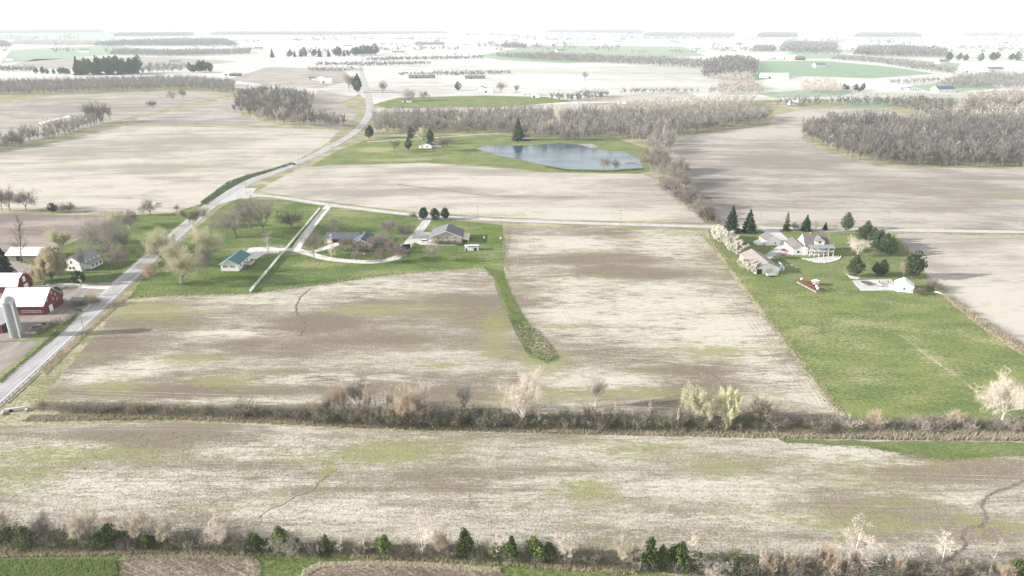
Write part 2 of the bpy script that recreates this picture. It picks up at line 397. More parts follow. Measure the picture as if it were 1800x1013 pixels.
# ------------------------------------------------------------------ ground sheets
def dens(pts, step, jit, closed=True):
    out = []
    n = len(pts)
    for i in range(n if closed else n - 1):
        a, b = pts[i], pts[(i + 1) % n]
        d = (b - a); L = d.length
        st = max(step, L / 60)
        k = max(1, int(L / st)); nn = Vector((-d.y, d.x, 0)).normalized() if L > 0 else Vector((0, 0, 0))
        for j in range(k):
            o = 0 if j == 0 else R.uniform(-jit, jit)
            out.append(a + d * (j / k) + nn * o)
    if not closed: out.append(pts[-1])
    return out
def blob_eval(xy, blobs):
    w = np.zeros(len(xy), dtype=np.float32)
    for bl in blobs:
        px, py, rx, ry = bl[:4]; s = bl[4] if len(bl) > 4 else 0.55
        c = G(px, py); ax = (G(px + rx, py) - c).length
        ay = (G(px, max(py - ry, 41)) - G(px, py + ry)).length / 2
        q = ((xy[:, 0] - c.x) / ax) ** 2 + ((xy[:, 1] - c.y) / ay) ** 2
        w = np.maximum(w, s * np.exp(-q * 1.1))
    return w
def sheet(name, px, z, mat, step=5.0, jit=0.5, res=0, pale=(), dark=(), green=(), kind='structure', world=None):
    pts = world if world is not None else [G(*p) for p in px]
    pts = dens(pts, step, jit)
    if res:
        xs = [p.x for p in pts]; ys = [p.y for p in pts]
        gx, gy = np.meshgrid(np.arange(min(xs) + res / 2, max(xs), res), np.arange(min(ys) + res / 2, max(ys), res))
        gp = np.stack([gx.ravel(), gy.ravel()], 1) + NR.uniform(-0.25, 0.25, (gx.size, 2)) * res
        inside = np.zeros(len(gp), bool)
        n = len(pts); px_ = np.array(xs); py_ = np.array(ys)
        j = n - 1
        for i in range(n):
            c = ((py_[i] > gp[:, 1]) != (py_[j] > gp[:, 1]))
            with np.errstate(divide='ignore', invalid='ignore'):
                t = (px_[j] - px_[i]) * (gp[:, 1] - py_[i]) / (py_[j] - py_[i] + 1e-12) + px_[i]
            inside ^= c & (gp[:, 0] < t); j = i
        allp = [Vector((p.x, p.y)) for p in pts] + [Vector(p) for p in gp[inside]]
        vv, ee, ff, *_ = delaunay_2d_cdt(allp, [(i, (i + 1) % n) for i in range(n)], [list(range(n))], 1, 0.01)
        verts = np.array([(v.x, v.y, z) for v in vv]); faces = np.array([f for f in ff if len(f) == 3])
    else:
        verts = np.array([(p.x, p.y, z) for p in pts])
        faces = np.array(tessellate_polygon([[Vector((p.x, p.y, 0)) for p in pts]]))
    # face up
    a, b_, c = verts[faces[:, 0]], verts[faces[:, 1]], verts[faces[:, 2]]
    flip = ((b_[:, 0] - a[:, 0]) * (c[:, 1] - a[:, 1]) - (b_[:, 1] - a[:, 1]) * (c[:, 0] - a[:, 0])) < 0
    faces[flip] = faces[flip][:, ::-1]
    me = mesh_np(name, verts, faces, mat)
    for nm, bl in (('pale', pale), ('dark', dark), ('green', green)):
        if bl:
            at = me.attributes.new(nm, 'FLOAT', 'POINT'); at.data.foreach_set('value', blob_eval(verts, bl))
    return setp(obj(name, me), kind=kind)
def smooth(pts, per=8):
    out = []
    n = len(pts)
    for i in range(n - 1):
        p0, p1, p2, p3 = pts[max(i - 1, 0)], pts[i], pts[i + 1], pts[min(i + 2, n - 1)]
        for j in range(per):
            t = j / per
            out.append(0.5 * ((2 * p1) + (p2 - p0) * t + (2 * p0 - 5 * p1 + 4 * p2 - p3) * t * t + (3 * p1 - p0 - 3 * p2 + p3) * t ** 3))
    out.append(pts[-1].copy()); return out
def path_side(c, off):
    out = []
    for i in range(len(c)):
        d = (c[min(i + 1, len(c) - 1)] - c[max(i - 1, 0)]).normalized()
        out.append(c[i] + Vector((d.y, -d.x, 0)) * off)       # + = right of travel
    return out
def strip(name, centre, left, right, z, mat, kind='structure', rag=0.0):
    a, b = path_side(centre, -left), path_side(centre, right)
    if rag:
        a = [p + Vector((R.uniform(-rag, rag), R.uniform(-rag, rag), 0)) for p in a]; b = [p + Vector((R.uniform(-rag, rag), R.uniform(-rag, rag), 0)) for p in b]
    v = [(p.x, p.y, z) for p in a] + [(p.x, p.y, z) for p in b]; n = len(a)
    me = mesh_np(name, v, np.array([(i, n + i, n + i + 1, i + 1) for i in range(n - 1)]), mat)
    return setp(obj(name, me), kind=kind)
# ================================================================== THE SETTING
# far plain, then the near rough grass, then every field as its own sheet
gs = 14000.0
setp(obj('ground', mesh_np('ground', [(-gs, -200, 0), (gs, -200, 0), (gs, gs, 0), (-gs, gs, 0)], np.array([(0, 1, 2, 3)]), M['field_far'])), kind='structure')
sheet('rough_ground', [(-200, 1100), (2000, 1100), (2500, 400), (2300, 190), (1900, 170), (1200, 178), (700, 190), (300, 140), (-400, 150), (-900, 400)], 0.02, M['rough'], 20, 0)

sheet('middle_field', [(72, 702), (150, 610), (222, 527), (330, 520), (440, 518), (530, 506), (640, 491), (760, 479), (850, 474), (866, 478), (880, 470), (889, 440), (884, 402), (1000, 400), (1228, 406), (1246, 430), (1290, 488), (1350, 570), (1420, 655), (1468, 718), (1470, 738), (1200, 742), (900, 728), (600, 722), (300, 712)],
      0.05, M['stubble'], 4, 0.5, 3.0,
      pale=[(490, 528, 60, 9), (700, 507, 130, 14, .5), (420, 585, 70, 6), (260, 640, 60, 10), (1165, 545, 150, 40, .75), (1260, 580, 80, 50, .75), (1010, 520, 60, 50, .5), (1320, 625, 70, 55, .45), (1050, 672, 120, 14, .7), (560, 665, 130, 10), (1000, 430, 90, 14), (1190, 430, 80, 25), (200, 655, 60, 16), (480, 705, 200, 4, .6), (1420, 690, 40, 30, .3)],
      dark=[(225, 562, 90, 14, .55), (190, 605, 80, 14, .45), (330, 688, 190, 9, .85), (120, 690, 50, 8, .4), (430, 602, 70, 6, .4), (790, 525, 110, 18, .4), (1105, 478, 90, 12, .6), (860, 570, 70, 40, .4), (560, 565, 70, 14), (1060, 455, 120, 10, .4), (700, 690, 170, 10, .4), (1170, 650, 110, 5), (480, 655, 60, 6, .5), (640, 600, 220, 25, .25), (1210, 655, 60, 4, .6), (1240, 690, 60, 16, .4)],
      green=[(260, 545, 80, 14, .4), (340, 630, 70, 9, .35), (390, 672, 60, 8, .4), (640, 545, 70, 10, .35), (1000, 690, 170, 18, .35), (780, 643, 40, 6, .4), (1110, 690, 130, 14, .35), (958, 630, 45, 26, .5), (1250, 620, 70, 12, .3), (870, 590, 30, 40, .35), (200, 680, 50, 10, .4)])
sheet('front_field', [(-120, 752), (300, 742), (700, 758), (1100, 765), (1400, 772), (1700, 776), (1960, 778), (2060, 990), (1700, 990), (1100, 968), (700, 956), (300, 952), (-200, 950)],
      0.05, M['stubble_near'], 4, 0.4, 3.0,
      pale=[(1490, 797, 80, 14, .9), (1580, 815, 70, 9, .7), (170, 852, 170, 12, .5), (960, 848, 90, 9, .6), (900, 878, 110, 7, .6), (1250, 858, 150, 14, .4), (500, 848, 120, 9, .5), (1310, 905, 200, 10, .4), (450, 790, 110, 14, .5), (1700, 880, 60, 22, .4), (560, 905, 120, 20, .3), (100, 790, 80, 10, .4)],
      dark=[(250, 765, 130, 14, .75), (1690, 832, 130, 16, .75), (780, 833, 160, 5, .5), (1000, 826, 150, 5, .3), (640, 858, 160, 4, .45), (1500, 885, 130, 5, .35), (1250, 897, 160, 4, .4), (1560, 905, 80, 8, .5), (420, 818, 90, 4, .55)],
      green=[(690, 790, 100, 22, .42), (1270, 825, 70, 18, .35), (1040, 860, 60, 24, .38), (572, 830, 14, 22, .5), (50, 835, 70, 18, .35), (1020, 778, 40, 5, .5), (1105, 790, 80, 12, .35), (1560, 925, 140, 10, .42), (1703, 915, 26, 14, .6), (1775, 925, 40, 9, .5), (1200, 892, 90, 4, .4), (380, 895, 60, 8, .3), (130, 800, 150, 20, .2)])
sheet('green_field_strip', [(1370, 772), (1440, 774), (1560, 776), (1700, 777), (1950, 780), (1960, 806), (1760, 801), (1660, 806), (1590, 797), (1520, 785), (1450, 781), (1380, 779)], 0.08, M['green_strip'], 3, 0.5)
sheet('north_field', [(452, 336), (525, 296), (560, 293), (640, 290), (740, 287), (860, 295), (960, 304), (1130, 306), (1162, 320), (1200, 352), (1240, 392), (1100, 389), (1000, 387), (880, 382), (720, 372), (600, 358), (500, 344)],
      0.05, M['field_pale'], 5, 0.6, 5.0,
      dark=[(760, 333, 90, 5, .6), (980, 347, 120, 4, .5), (620, 340, 110, 14, .3), (1080, 360, 60, 8, .3), (1150, 330, 60, 14, .35), (850, 300, 200, 7, .3)], pale=[(1000, 375, 200, 8, .5), (700, 350, 60, 6, .4), (860, 320, 100, 8, .4)], green=[(880, 378, 90, 3, .5)])
sheet('west_field', [(-60, 280), (0, 269), (120, 247), (215, 222), (480, 225), (596, 229), (578, 250), (515, 286), (430, 308), (380, 338), (340, 368), (300, 374), (200, 372), (0, 366), (-120, 366)],
      0.05, M['field_pale'], 6, 0.7, 6.0,
      dark=[(330, 250, 130, 12, .45), (120, 268, 130, 8, .5), (200, 300, 160, 6, .3), (300, 294, 120, 3, .4)], pale=[(500, 250, 70, 6, .4), (100, 330, 150, 20, .3), (330, 340, 120, 16, .3)], green=[(300, 293, 110, 3, .6), (120, 282, 40, 3, .5)])
sheet('upper_west_field', [(213, 217), (300, 196), (410, 171), (425, 205), (500, 222), (350, 221)], 0.05, M['field_brown'], 8, 1, 9.0, dark=[(330, 215, 100, 3, .4)])
sheet('far_west_field', [(-160, 190), (0, 183), (100, 167), (330, 161), (402, 167), (300, 190), (205, 212), (100, 238), (0, 258), (-120, 285)], 0.05, M['field_brown'], 8, 1, 9.0, dark=[(150, 190, 130, 8, .35)], green=[(120, 176, 100, 4, .5)])
sheet('clearing_field', [(532, 221), (600, 224), (630, 205), (628, 172), (560, 158), (540, 184), (562, 202)], 0.05, M['field_brown'], 8, 1)
sheet('small_west_field', [(-120, 376), (0, 376), (190, 379), (175, 402), (120, 425), (60, 445), (-100, 458)], 0.05, M['field_soil'], 5, 0.6, 5.0, pale=[(100, 395, 90, 7, .3)], dark=[(20, 385, 60, 6, .3)])
sheet('east_field', [(1152, 268), (1190, 240), (1350, 221), (1362, 203), (1420, 191), (1540, 191), (1605, 206), (1562, 216), (1425, 224), (1408, 245), (1448, 266), (1542, 293), (1800, 298), (2200, 300), (2200, 415), (1800, 404), (1560, 399), (1258, 393), (1205, 340)],
      0.05, M['field_brown'], 7, 0.8, 7.0,
      pale=[(1320, 232, 130, 10, .6), (1440, 205, 70, 8, .6), (1340, 380, 120, 8, .5), (1480, 290, 80, 6, .3), (1520, 380, 100, 8, .4)], dark=[(1400, 285, 170, 14, .4), (1620, 330, 160, 20, .3), (1250, 330, 40, 30, .3)], green=[(1765, 346, 40, 3, .9)])
sheet('far_east_field', [(1578, 412), (1800, 415), (2250, 420), (2400, 720), (2000, 720), (1806, 612), (1720, 558), (1642, 500), (1612, 455)], 0.05, M['field_pale'], 5, 0.6, 5.0, dark=[(1660, 428, 90, 12, .35), (1650, 470, 30, 10, .3)], pale=[(1760, 540, 80, 40, .5)])
# lawns
sheet('west_lawn', [(226, 523), (330, 519), (440, 516), (530, 504), (640, 489), (760, 477), (850, 471), (866, 486), (886, 472), (890, 440), (884, 396), (780, 386), (700, 378), (600, 367), (500, 352), (420, 350), (392, 362), (345, 402), (300, 440), (255, 485)],
      0.08, M['lawn'], 3, 0.5, 4.0, pale=[(330, 505, 120, 8, .12), (480, 440, 60, 8, .45), (620, 375, 130, 8, .12), (560, 468, 40, 10, .1), (740, 480, 120, 6, .1), (450, 365, 70, 10, .15), (800, 400, 60, 10, .12)], dark=[(400, 435, 50, 6, .3)])
sheet('grass_waterway', [(864, 478), (884, 470), (892, 500), (915, 545), (945, 590), (985, 632), (962, 640), (930, 628), (905, 585), (880, 530)], 0.09, M['green_strip'], 2, 0.4, 2.0, pale=[(955, 605, 25, 26, .35)])
sheet('farm_lawn', [(300, 376), (368, 354), (340, 384), (300, 420), (250, 468), (200, 512), (140, 566), (60, 640), (0, 694), (-110, 800), (-300, 800), (-300, 460), (0, 455), (120, 430), (178, 402), (200, 380)],
      0.08, M['lawn'], 3, 0.4, 4.0, pale=[(60, 600, 40, 12, .3), (20, 640, 30, 20, .4), (240, 400, 40, 4, .2)])
sheet('farm_yard', [(-20, 515), (50, 505), (110, 498), (196, 497), (205, 503), (185, 520), (150, 520), (128, 545), (150, 550), (115, 566), (70, 578), (50, 598), (0, 600), (-60, 560)], 0.10, M['dirt'], 3, 0.6)
sheet('farm_south_plot', [(-60, 600), (0, 603), (60, 600), (66, 606), (30, 634), (0, 656), (-90, 660)], 0.10, M['dirt'], 3, 0.6)
sheet('farm_lane', [(-60, 460), (0, 455), (40, 462), (60, 470), (55, 488), (20, 492), (-60, 500)], 0.10, M['dirt'], 3, 0.5)
sheet('east_lawn', [(1243, 405), (1300, 406), (1440, 408), (1572, 412), (1606, 455), (1640, 501), (1720, 561), (1803, 614), (2000, 722), (2020, 752), (1700, 742), (1478, 736), (1468, 715), (1420, 650), (1350, 560), (1290, 478), (1255, 430)],
      0.08, M['pasture'], 3, 0.5, 3.5, pale=[(1600, 595, 25, 6, .25), (1630, 625, 20, 10, .25), (1680, 660, 25, 10, .2), (1450, 580, 90, 25, .12), (1510, 650, 100, 40, .12), (1760, 600, 60, 10, .25), (1420, 530, 60, 12, .1)], dark=[(1620, 610, 16, 8, .4), (1655, 645, 16, 8, .35), (1440, 480, 40, 6, .25)])
sheet('pond_lawn', [(548, 291), (600, 262), (640, 248), (700, 240), (840, 236), (1000, 244), (1080, 242), (1138, 262), (1144, 302), (1120, 306), (960, 303), (880, 294), (740, 286), (640, 289)],
      0.07, M['pasture'], 5, 0.6, 6.0, pale=[(650, 264, 40, 5, .4), (720, 280, 90, 4, .2)])
sheet('track_grass', [(-300, 962), (0, 966), (300, 968), (600, 974), (900, 986), (1100, 1000), (1200, 1016), (1200, 1200), (-300, 1200)], 0.05, M['bottom_grass'], 3, 0.4, 3.0, pale=[(100, 972, 150, 5, .3), (750, 985, 200, 4, .2)])
sheet('garden_plot', [(215, 980), (250, 977), (350, 976), (440, 980), (456, 990), (456, 1040), (215, 1040)], 0.09, M['plot_soil'], 1.5, 0.3, 2.0, pale=[(445, 1000, 14, 40, .6)])
sheet('garden_plot', [(527, 1040), (532, 1005), (560, 993), (640, 990), (760, 994), (880, 1003), (905, 1040)], 0.09, M['plot_soil'], 1.5, 0.3, 2.0, pale=[(700, 996, 180, 4, .5)])
sheet('crop_plot', [(-120, 988), (0, 986), (150, 983), (200, 984), (206, 1000), (208, 1060), (-120, 1060)], 0.09, M['bottom_grass'], 2, 0.3)
# far greens, lawns and pale ground
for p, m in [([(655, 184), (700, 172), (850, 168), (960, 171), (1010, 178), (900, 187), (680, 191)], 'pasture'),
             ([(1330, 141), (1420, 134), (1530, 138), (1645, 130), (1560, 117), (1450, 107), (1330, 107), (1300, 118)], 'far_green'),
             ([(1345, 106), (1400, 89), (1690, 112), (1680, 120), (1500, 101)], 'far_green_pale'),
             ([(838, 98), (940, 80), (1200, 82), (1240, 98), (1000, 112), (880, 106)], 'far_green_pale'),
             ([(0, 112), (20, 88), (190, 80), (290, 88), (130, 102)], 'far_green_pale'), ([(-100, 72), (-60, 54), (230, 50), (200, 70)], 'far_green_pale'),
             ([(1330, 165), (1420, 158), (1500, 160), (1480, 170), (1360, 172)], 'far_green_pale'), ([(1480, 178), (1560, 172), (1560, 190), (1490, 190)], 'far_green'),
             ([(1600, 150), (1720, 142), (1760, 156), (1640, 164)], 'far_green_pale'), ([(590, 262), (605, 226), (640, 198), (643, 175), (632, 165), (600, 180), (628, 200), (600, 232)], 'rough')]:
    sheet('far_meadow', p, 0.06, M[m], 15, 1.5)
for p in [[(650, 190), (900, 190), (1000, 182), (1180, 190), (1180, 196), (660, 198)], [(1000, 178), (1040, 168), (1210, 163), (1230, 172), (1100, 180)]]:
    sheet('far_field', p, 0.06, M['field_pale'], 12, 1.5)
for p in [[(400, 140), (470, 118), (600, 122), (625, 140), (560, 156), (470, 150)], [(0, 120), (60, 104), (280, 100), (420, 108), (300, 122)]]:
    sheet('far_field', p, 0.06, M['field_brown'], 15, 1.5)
# roads
ROAD_PX = [(-175, 845), (-60, 744), (0, 691), (54, 643), (105, 597), (156, 552), (192, 519), (227, 487), (266, 452), (300, 422), (333, 393), (371, 361), (401, 342), (436, 321), (478, 305), (518, 289), (552, 274), (582, 258), (604, 246), (622, 234), (637, 219), (646, 206), (650, 188), (647, 170), (641, 147), (636, 128), (634, 112), (640, 98)]
road_c = smooth([G(*p) for p in ROAD_PX], 10)
SIDE_PX = [(404, 346), (440, 343), (496, 348), (540, 355), (581, 361), (630, 367), (679, 373), (740, 379), (800, 383), (880, 387.5), (1000, 392), (1100, 395), (1250, 399), (1400, 402.3), (1600, 405.5), (1800, 408.5), (2100, 413), (2500, 419)]
side_c = smooth([G(*p) for p in SIDE_PX], 8)
strip('road_shoulder', road_c, 5.3, 5.5, 0.11, M['shoulder'], rag=0.3)
strip('road_shoulder', side_c, 3.7, 3.7, 0.115, M['shoulder'], rag=0.3)
strip('side_road', side_c, 2.9, 2.9, 0.15, M['side_road'])
strip('road', road_c, 4.2, 4.2, 0.18, M['asphalt'])
for o_ in (-2.6, -1.1, 0.9, 2.4): strip('wheel_track', road_c, -o_ + 0.38, o_ + 0.38, 0.186, M['wheel_track'], rag=0.08)
strip('edge_line', road_c, 3.75, -3.57, 0.192, M['paint_white'])
strip('edge_line', road_c, -3.57, 3.75, 0.192, M['paint_white'])
strip('centre_line', road_c, 0.15, -0.07, 0.192, M['paint_yellow'])
strip('centre_line', road_c, -0.07, 0.15, 0.192, M['paint_yellow'])
sheet('road_junction', [(392, 345), (404, 338), (428, 331), (452, 331), (445, 340), (462, 346), (420, 350), (396, 357), (380, 360)], 0.165, M['side_road'], 4, 0.1)
# drives
def drive(px, w, z=0.125, mat='gravel', per=6, rag=0.12, name='driveway'):
    strip(name, smooth([G(*p) for p in px], per), w / 2, w / 2, z, M[mat], rag=rag)
drive([(578, 362), (567, 375), (553, 392), (538, 412), (526, 428), (519, 441)], 5.0)
drive([(470, 441), (495, 439), (520, 440), (545, 447), (575, 455), (610, 459), (650, 461), (685, 457), (707, 448), (713, 438), (712, 430)], 5.4, 0.13)
drive([(532, 446), (556, 441), (580, 434), (603, 426)], 5.5, 0.135)
drive([(754, 382), (745, 396), (733, 411), (720, 426), (711, 440)], 5.8, 0.13, 'concrete')
sheet('driveway', [(722, 424), (740, 408), (758, 409), (757, 428), (812, 428), (800, 432), (740, 431)], 0.14, M['concrete'], 4, 0.15)
sheet('driveway', [(428, 448), (440, 436), (470, 434), (492, 437), (490, 446), (466, 447), (452, 456), (436, 456)], 0.135, M['gravel'], 3, 0.5)
drive([(385, 441), (420, 438), (450, 437), (500, 432)], 2.0, 0.128, 'dirt')
drive([(196, 506), (170, 505), (120, 502), (70, 505), (40, 500), (20, 485)], 5.0, 0.13, 'gravel')
drive([(182, 528), (150, 540), (128, 538), (116, 520), (112, 505)], 3.5, 0.13, 'dirt')
sheet('driveway', [(1335, 403), (1366, 403), (1392, 426), (1402, 438), (1388, 448), (1362, 450), (1352, 457), (1338, 453), (1366, 434), (1370, 426)], 0.13, M['concrete'], 4, 0.1)
drive([(735, 386), (760, 384.5), (790, 385)], 6, 0.155, 'side_road')
sheet('patio', [(1405, 452), (1422, 455), (1457, 451), (1474, 449), (1477, 455), (1462, 461), (1440, 462), (1425, 458)], 0.14, M['concrete'], 2, 0.2)
sheet('concrete_pad', [(1497, 494), (1512, 493), (1566, 491), (1572, 498), (1586, 500), (1600, 513), (1578, 514), (1572, 511), (1513, 512)], 0.13, M['concrete'], 3, 0.2)
sheet('gravel_bed', [(1486, 481), (1494, 485), (1512, 488), (1508, 492), (1494, 490)], 0.13, M['gravel'], 1, 0.2)
drive([(645, 250), (690, 247), (735, 245), (850, 236), (900, 236)], 3.0, 0.11, 'gravel')
sheet('sand_beach', [(1008, 254.5), (1040, 253), (1052, 259), (1030, 261.5)], 0.11, M['shoulder'], 3, 0.8)
sheet('field_track', [(66, 216), (120, 203), (125, 206), (95, 212), (72, 219)], 0.12, M['gravel'], 5, 0.5)
# pond
sheet('pond', [(837, 262), (852, 257), (920, 256.5), (985, 252), (1020, 255), (1050, 263), (1100, 268), (1125, 279), (1129, 296), (1080, 299), (1000, 298), (960, 291), (920, 282), (870, 272)], 0.115, M['water'], 8, 0.8)
# wet gullies in the fields: dark washed-out channel with a low cut bank
def gully(px, w, bank=0.25, name='gully'):
    c = smooth([G(*p) for p in px], 7)
    c = [p + Vector((R.uniform(-.3, .3), R.uniform(-.3, .3), 0)) for p in c]
    strip(name, c, w / 2, w / 2, 0.10, M['gully'], rag=w * 0.25)
    if bank < 0.5: return
    mb = []; n = len(c)
    a = path_side(c, -w * 0.5); b = path_side(c, -w * 0.5 - 0.7)
    v = [(p.x, p.y, 0.06 + bank) for p in a] + [(p.x, p.y, 0.06) for p in b] + [(p.x, p.y, 0.06) for p in a]
    f = [(i, i + 1, n + i + 1, n + i) for i in range(n - 1)] + [(2 * n + i, 2 * n + i + 1, i + 1, i) for i in range(n - 1)]
    setp(obj(name + '_bank', mesh_np(name + '_bank', v, np.array(f), M['gully'])), kind='structure')
gully([(1798, 846), (1760, 862), (1737, 872), (1726, 888), (1732, 908), (1724, 925), (1698, 930), (1692, 945), (1697, 962), (1680, 974), (1664, 984)], 0.8, 0.3)
gully([(545, 508), (527, 525), (521, 545), (534, 567), (534, 577), (527, 592)], 0.8)
gully([(1110, 632), (1180, 639), (1240, 652), (1268, 672), (1276, 690)], 0.6)
gully([(578, 835), (562, 848), (548, 863), (520, 873), (497, 888), (470, 898), (455, 912)], 0.25)
strip('worn_path', smooth([G(*p) for p in ((1580, 589), (1598, 600), (1612, 612), (1640, 633), (1680, 660), (1705, 680), (1730, 700))], 8), 0.7, 0.7, 0.093, M['rough'], rag=0.35)
gully([(870, 500), (886, 540), (905, 580), (925, 620)], 0.6)
gully([(700, 325), (770, 333), (870, 345), (1010, 347)], 1.4)

# tractor passes: pairs of faint wheel marks, and the turned rows of the headlands
def tracks(px, gap=1.9, w=0.34):
    c = smooth([G(*p) for p in px], 6)
    for s in (-gap / 2, gap / 2): strip('tractor_track', c, -s + w / 2, s + w / 2, 0.064, M['track'], rag=0.12)
for px in ([(1222, 410), (1276, 480), (1338, 572), (1408, 660), (1450, 722)], [(1212, 410), (1262, 480), (1322, 572), (1390, 662), (1428, 722)], [(905, 410), (908, 470), (940, 555), (985, 612)], [(930, 412), (950, 470), (1000, 560), (1040, 620)], [(240, 535), (440, 530), (640, 505), (845, 486)], [(230, 548), (440, 543), (640, 518), (850, 500)], [(100, 697), (300, 705), (600, 714), (900, 720), (1300, 730)],
           [(120, 688), (300, 694), (600, 703), (900, 709), (1300, 718)], [(-20, 760), (300, 752), (700, 768), (1100, 776)], [(-20, 820), (400, 812), (900, 826), (1400, 832), (1800, 842)], [(-20, 880), (400, 874), (900, 888), (1400, 892), (1650, 896)], [(-20, 848), (400, 842), (900, 856), (1400, 862), (1700, 868)]):
    tracks(px)
# ================================================================== BUILDINGS
def rect(a, b, depth):
    """ground rectangle whose front edge runs from photo point a to b; returns centre, rotation, width"""
    A, B = G(*a), G(*b); d = B - A; w = d.length
    rz = math.atan2(d.y, d.x); nrm = Vector((-math.sin(rz), math.cos(rz), 0))
    return (A + B) / 2 + nrm * depth / 2, rz, w
def walls(root, w, d, h, ridge, rise, mat, z0=0.0, off=(0, 0), name='wall', gambrel=False):
    mb = MB(); ox, oy = off
    if ridge is None:
        mb.box(ox - w / 2, ox + w / 2, oy - d / 2, oy + d / 2, z0 - 0.3, z0 + h)
    else:
        s = w if ridge == 'y' else d
        if gambrel: prof = [(-s / 2, z0 - 0.3), (s / 2, z0 - 0.3), (s / 2, z0 + h), (s * .33, z0 + h + rise * .62), (0, z0 + h + rise), (-s * .33, z0 + h + rise * .62), (-s / 2, z0 + h)]
        else: prof = [(-s / 2, z0 - 0.3), (s / 2, z0 - 0.3), (s / 2, z0 + h), (0, z0 + h + rise), (-s / 2, z0 + h)]
        if ridge == 'y': mb.prism([(p[0] + ox, p[1]) for p in prof], 'y', oy - d / 2, oy + d / 2)
        else: mb.prism([(p[0] + oy, p[1]) for p in prof], 'x', ox - w / 2, ox + w / 2)
    return mb.build(name, mat, root)
def roof(root, w, d, h, ridge, rise, mat, z0=0.0, off=(0, 0), over=0.45, th=0.16, gambrel=False, name='roof'):
    mb = MB(); ox, oy = off
    s = w if ridge == 'y' else d; L = d if ridge == 'y' else w
    k = rise / (s / 2)
    zb = z0 + h
    if gambrel:
        line = [(-s / 2 - over, zb - over * rise * .62 / (s * .17)), (-s * .33, zb + rise * .62), (0, zb + rise), (s * .33, zb + rise * .62), (s / 2 + over, zb - over * rise * .62 / (s * .17))]
    else:
        line = [(-s / 2 - over, zb - over * k), (0, zb + rise), (s / 2 + over, zb - over * k)]
    prof = [(a, b + 0.03) for a, b in line] + [(a, b + 0.03 + th) for a, b in line[::-1]]
    if ridge == 'y': mb.prism([(p[0] + ox, p[1]) for p in prof], 'y', oy - L / 2 - over, oy + L / 2 + over)
    else: mb.prism([(p[0] + oy, p[1]) for p in prof], 'x', ox - L / 2 - over, ox + L / 2 + over)
    return mb.build(name, mat, root)
def rake(root, w, d, h, ridge, rise, mat, off=(0, 0), over=0.45, z0=0.0):
    """white fascia boards along the gable edges and eaves"""
    ox, oy = off; s = w if ridge == 'y' else d; L = (d if ridge == 'y' else w) / 2 + over
    k = rise / (s / 2); e = s / 2 + over; zb = z0 + h
    for sg in (-1, 1):
        prof = [(-e, zb - over * k - 0.12), (0, zb + rise - 0.12), (e, zb - over * k - 0.12), (e, zb - over * k + 0.17), (0, zb + rise + 0.17), (-e, zb - over * k + 0.17)]
        mb = MB(); a, b = (L + 0.02, L + 0.09) if sg > 0 else (-L - 0.09, -L - 0.02)
        if ridge == 'y': mb.prism([(p[0] + ox, p[1]) for p in prof], 'y', oy + a, oy + b)
        else: mb.prism([(p[0] + oy, p[1]) for p in prof], 'x', ox + a, ox + b)
        mb.build('fascia', mat, root)
def face_frame(face, w, d, off=(0, 0)):
    ox, oy = off
    return {'front': (lambda u, n, z: (ox + u, oy - d / 2 - n, z)), 'back': (lambda u, n, z: (ox - u, oy + d / 2 + n, z)),
            'left': (lambda u, n, z: (ox - w / 2 - n, oy - u, z)), 'right': (lambda u, n, z: (ox + w / 2 + n, oy + u, z))}[face]
def fbox(mb, T, u0, u1, n0, n1, z0, z1):
    a, b = T(u0, n0, z0), T(u1, n1, z1)
    mb.box(min(a[0], b[0]), max(a[0], b[0]), min(a[1], b[1]), max(a[1], b[1]), z0, z1)
def window(root, face, w, d, u, z, ww, wh, off=(0, 0), frame='trim_white', mullion=True):
    T = face_frame(face, w, d, off); mb = MB(); t = 0.1
    fbox(mb, T, u - ww / 2 - t, u - ww / 2, -0.05, 0.07, z - t, z + wh + t); fbox(mb, T, u + ww / 2, u + ww / 2 + t, -0.05, 0.07, z - t, z + wh + t)
    fbox(mb, T, u - ww / 2, u + ww / 2, -0.05, 0.07, z - t, z); fbox(mb, T, u - ww / 2, u + ww / 2, -0.05, 0.07, z + wh, z + wh + t)
    if mullion: fbox(mb, T, u - ww / 2, u + ww / 2, -0.03, 0.05, z + wh * .47, z + wh * .53)
    f = mb.build('window', M[frame], root)
    pm = MB(); fbox(pm, T, u - ww / 2 - .02, u + ww / 2 + .02, -0.03, 0.025, z - .02, z + wh + .02)
    pm.build('pane', M['glass'], f)
    return f
def door(root, face, w, d, u, ww, wh, mat='door_wood', z=0.0, off=(0, 0), name='door', trim=True):
    T = face_frame(face, w, d, off); mb = MB()
    fbox(mb, T, u - ww / 2, u + ww / 2, -0.03, 0.05, z, z + wh)
    o = mb.build(name, M[mat], root)
    if trim:
        tm = MB(); t = 0.12
        fbox(tm, T, u - ww / 2 - t, u - ww / 2 - .002, -0.03, 0.08, z, z + wh + t); fbox(tm, T, u + ww / 2 + .002, u + ww / 2 + t, -0.03, 0.08, z, z + wh + t); fbox(tm, T, u - ww / 2, u + ww / 2, -0.03, 0.08, z + wh + .002, z + wh + t)
        tm.build('frame', M['trim_white'], o)
    return o
def chimney(roofo, x, y, z0, z1, s=0.7, mat='brick'):
    MB().box(x - s / 2, x + s / 2, y - s / 2, y + s / 2, z0, z1).box(x - s / 2 - .06, x + s / 2 + .06, y - s / 2 - .06, y + s / 2 + .06, z1 + .002, z1 + .12).build('chimney', M[mat], roofo)
def building(name, label, cat, c, rz, group=None):
    return setp(empty(name, c, rz), label, cat, group)

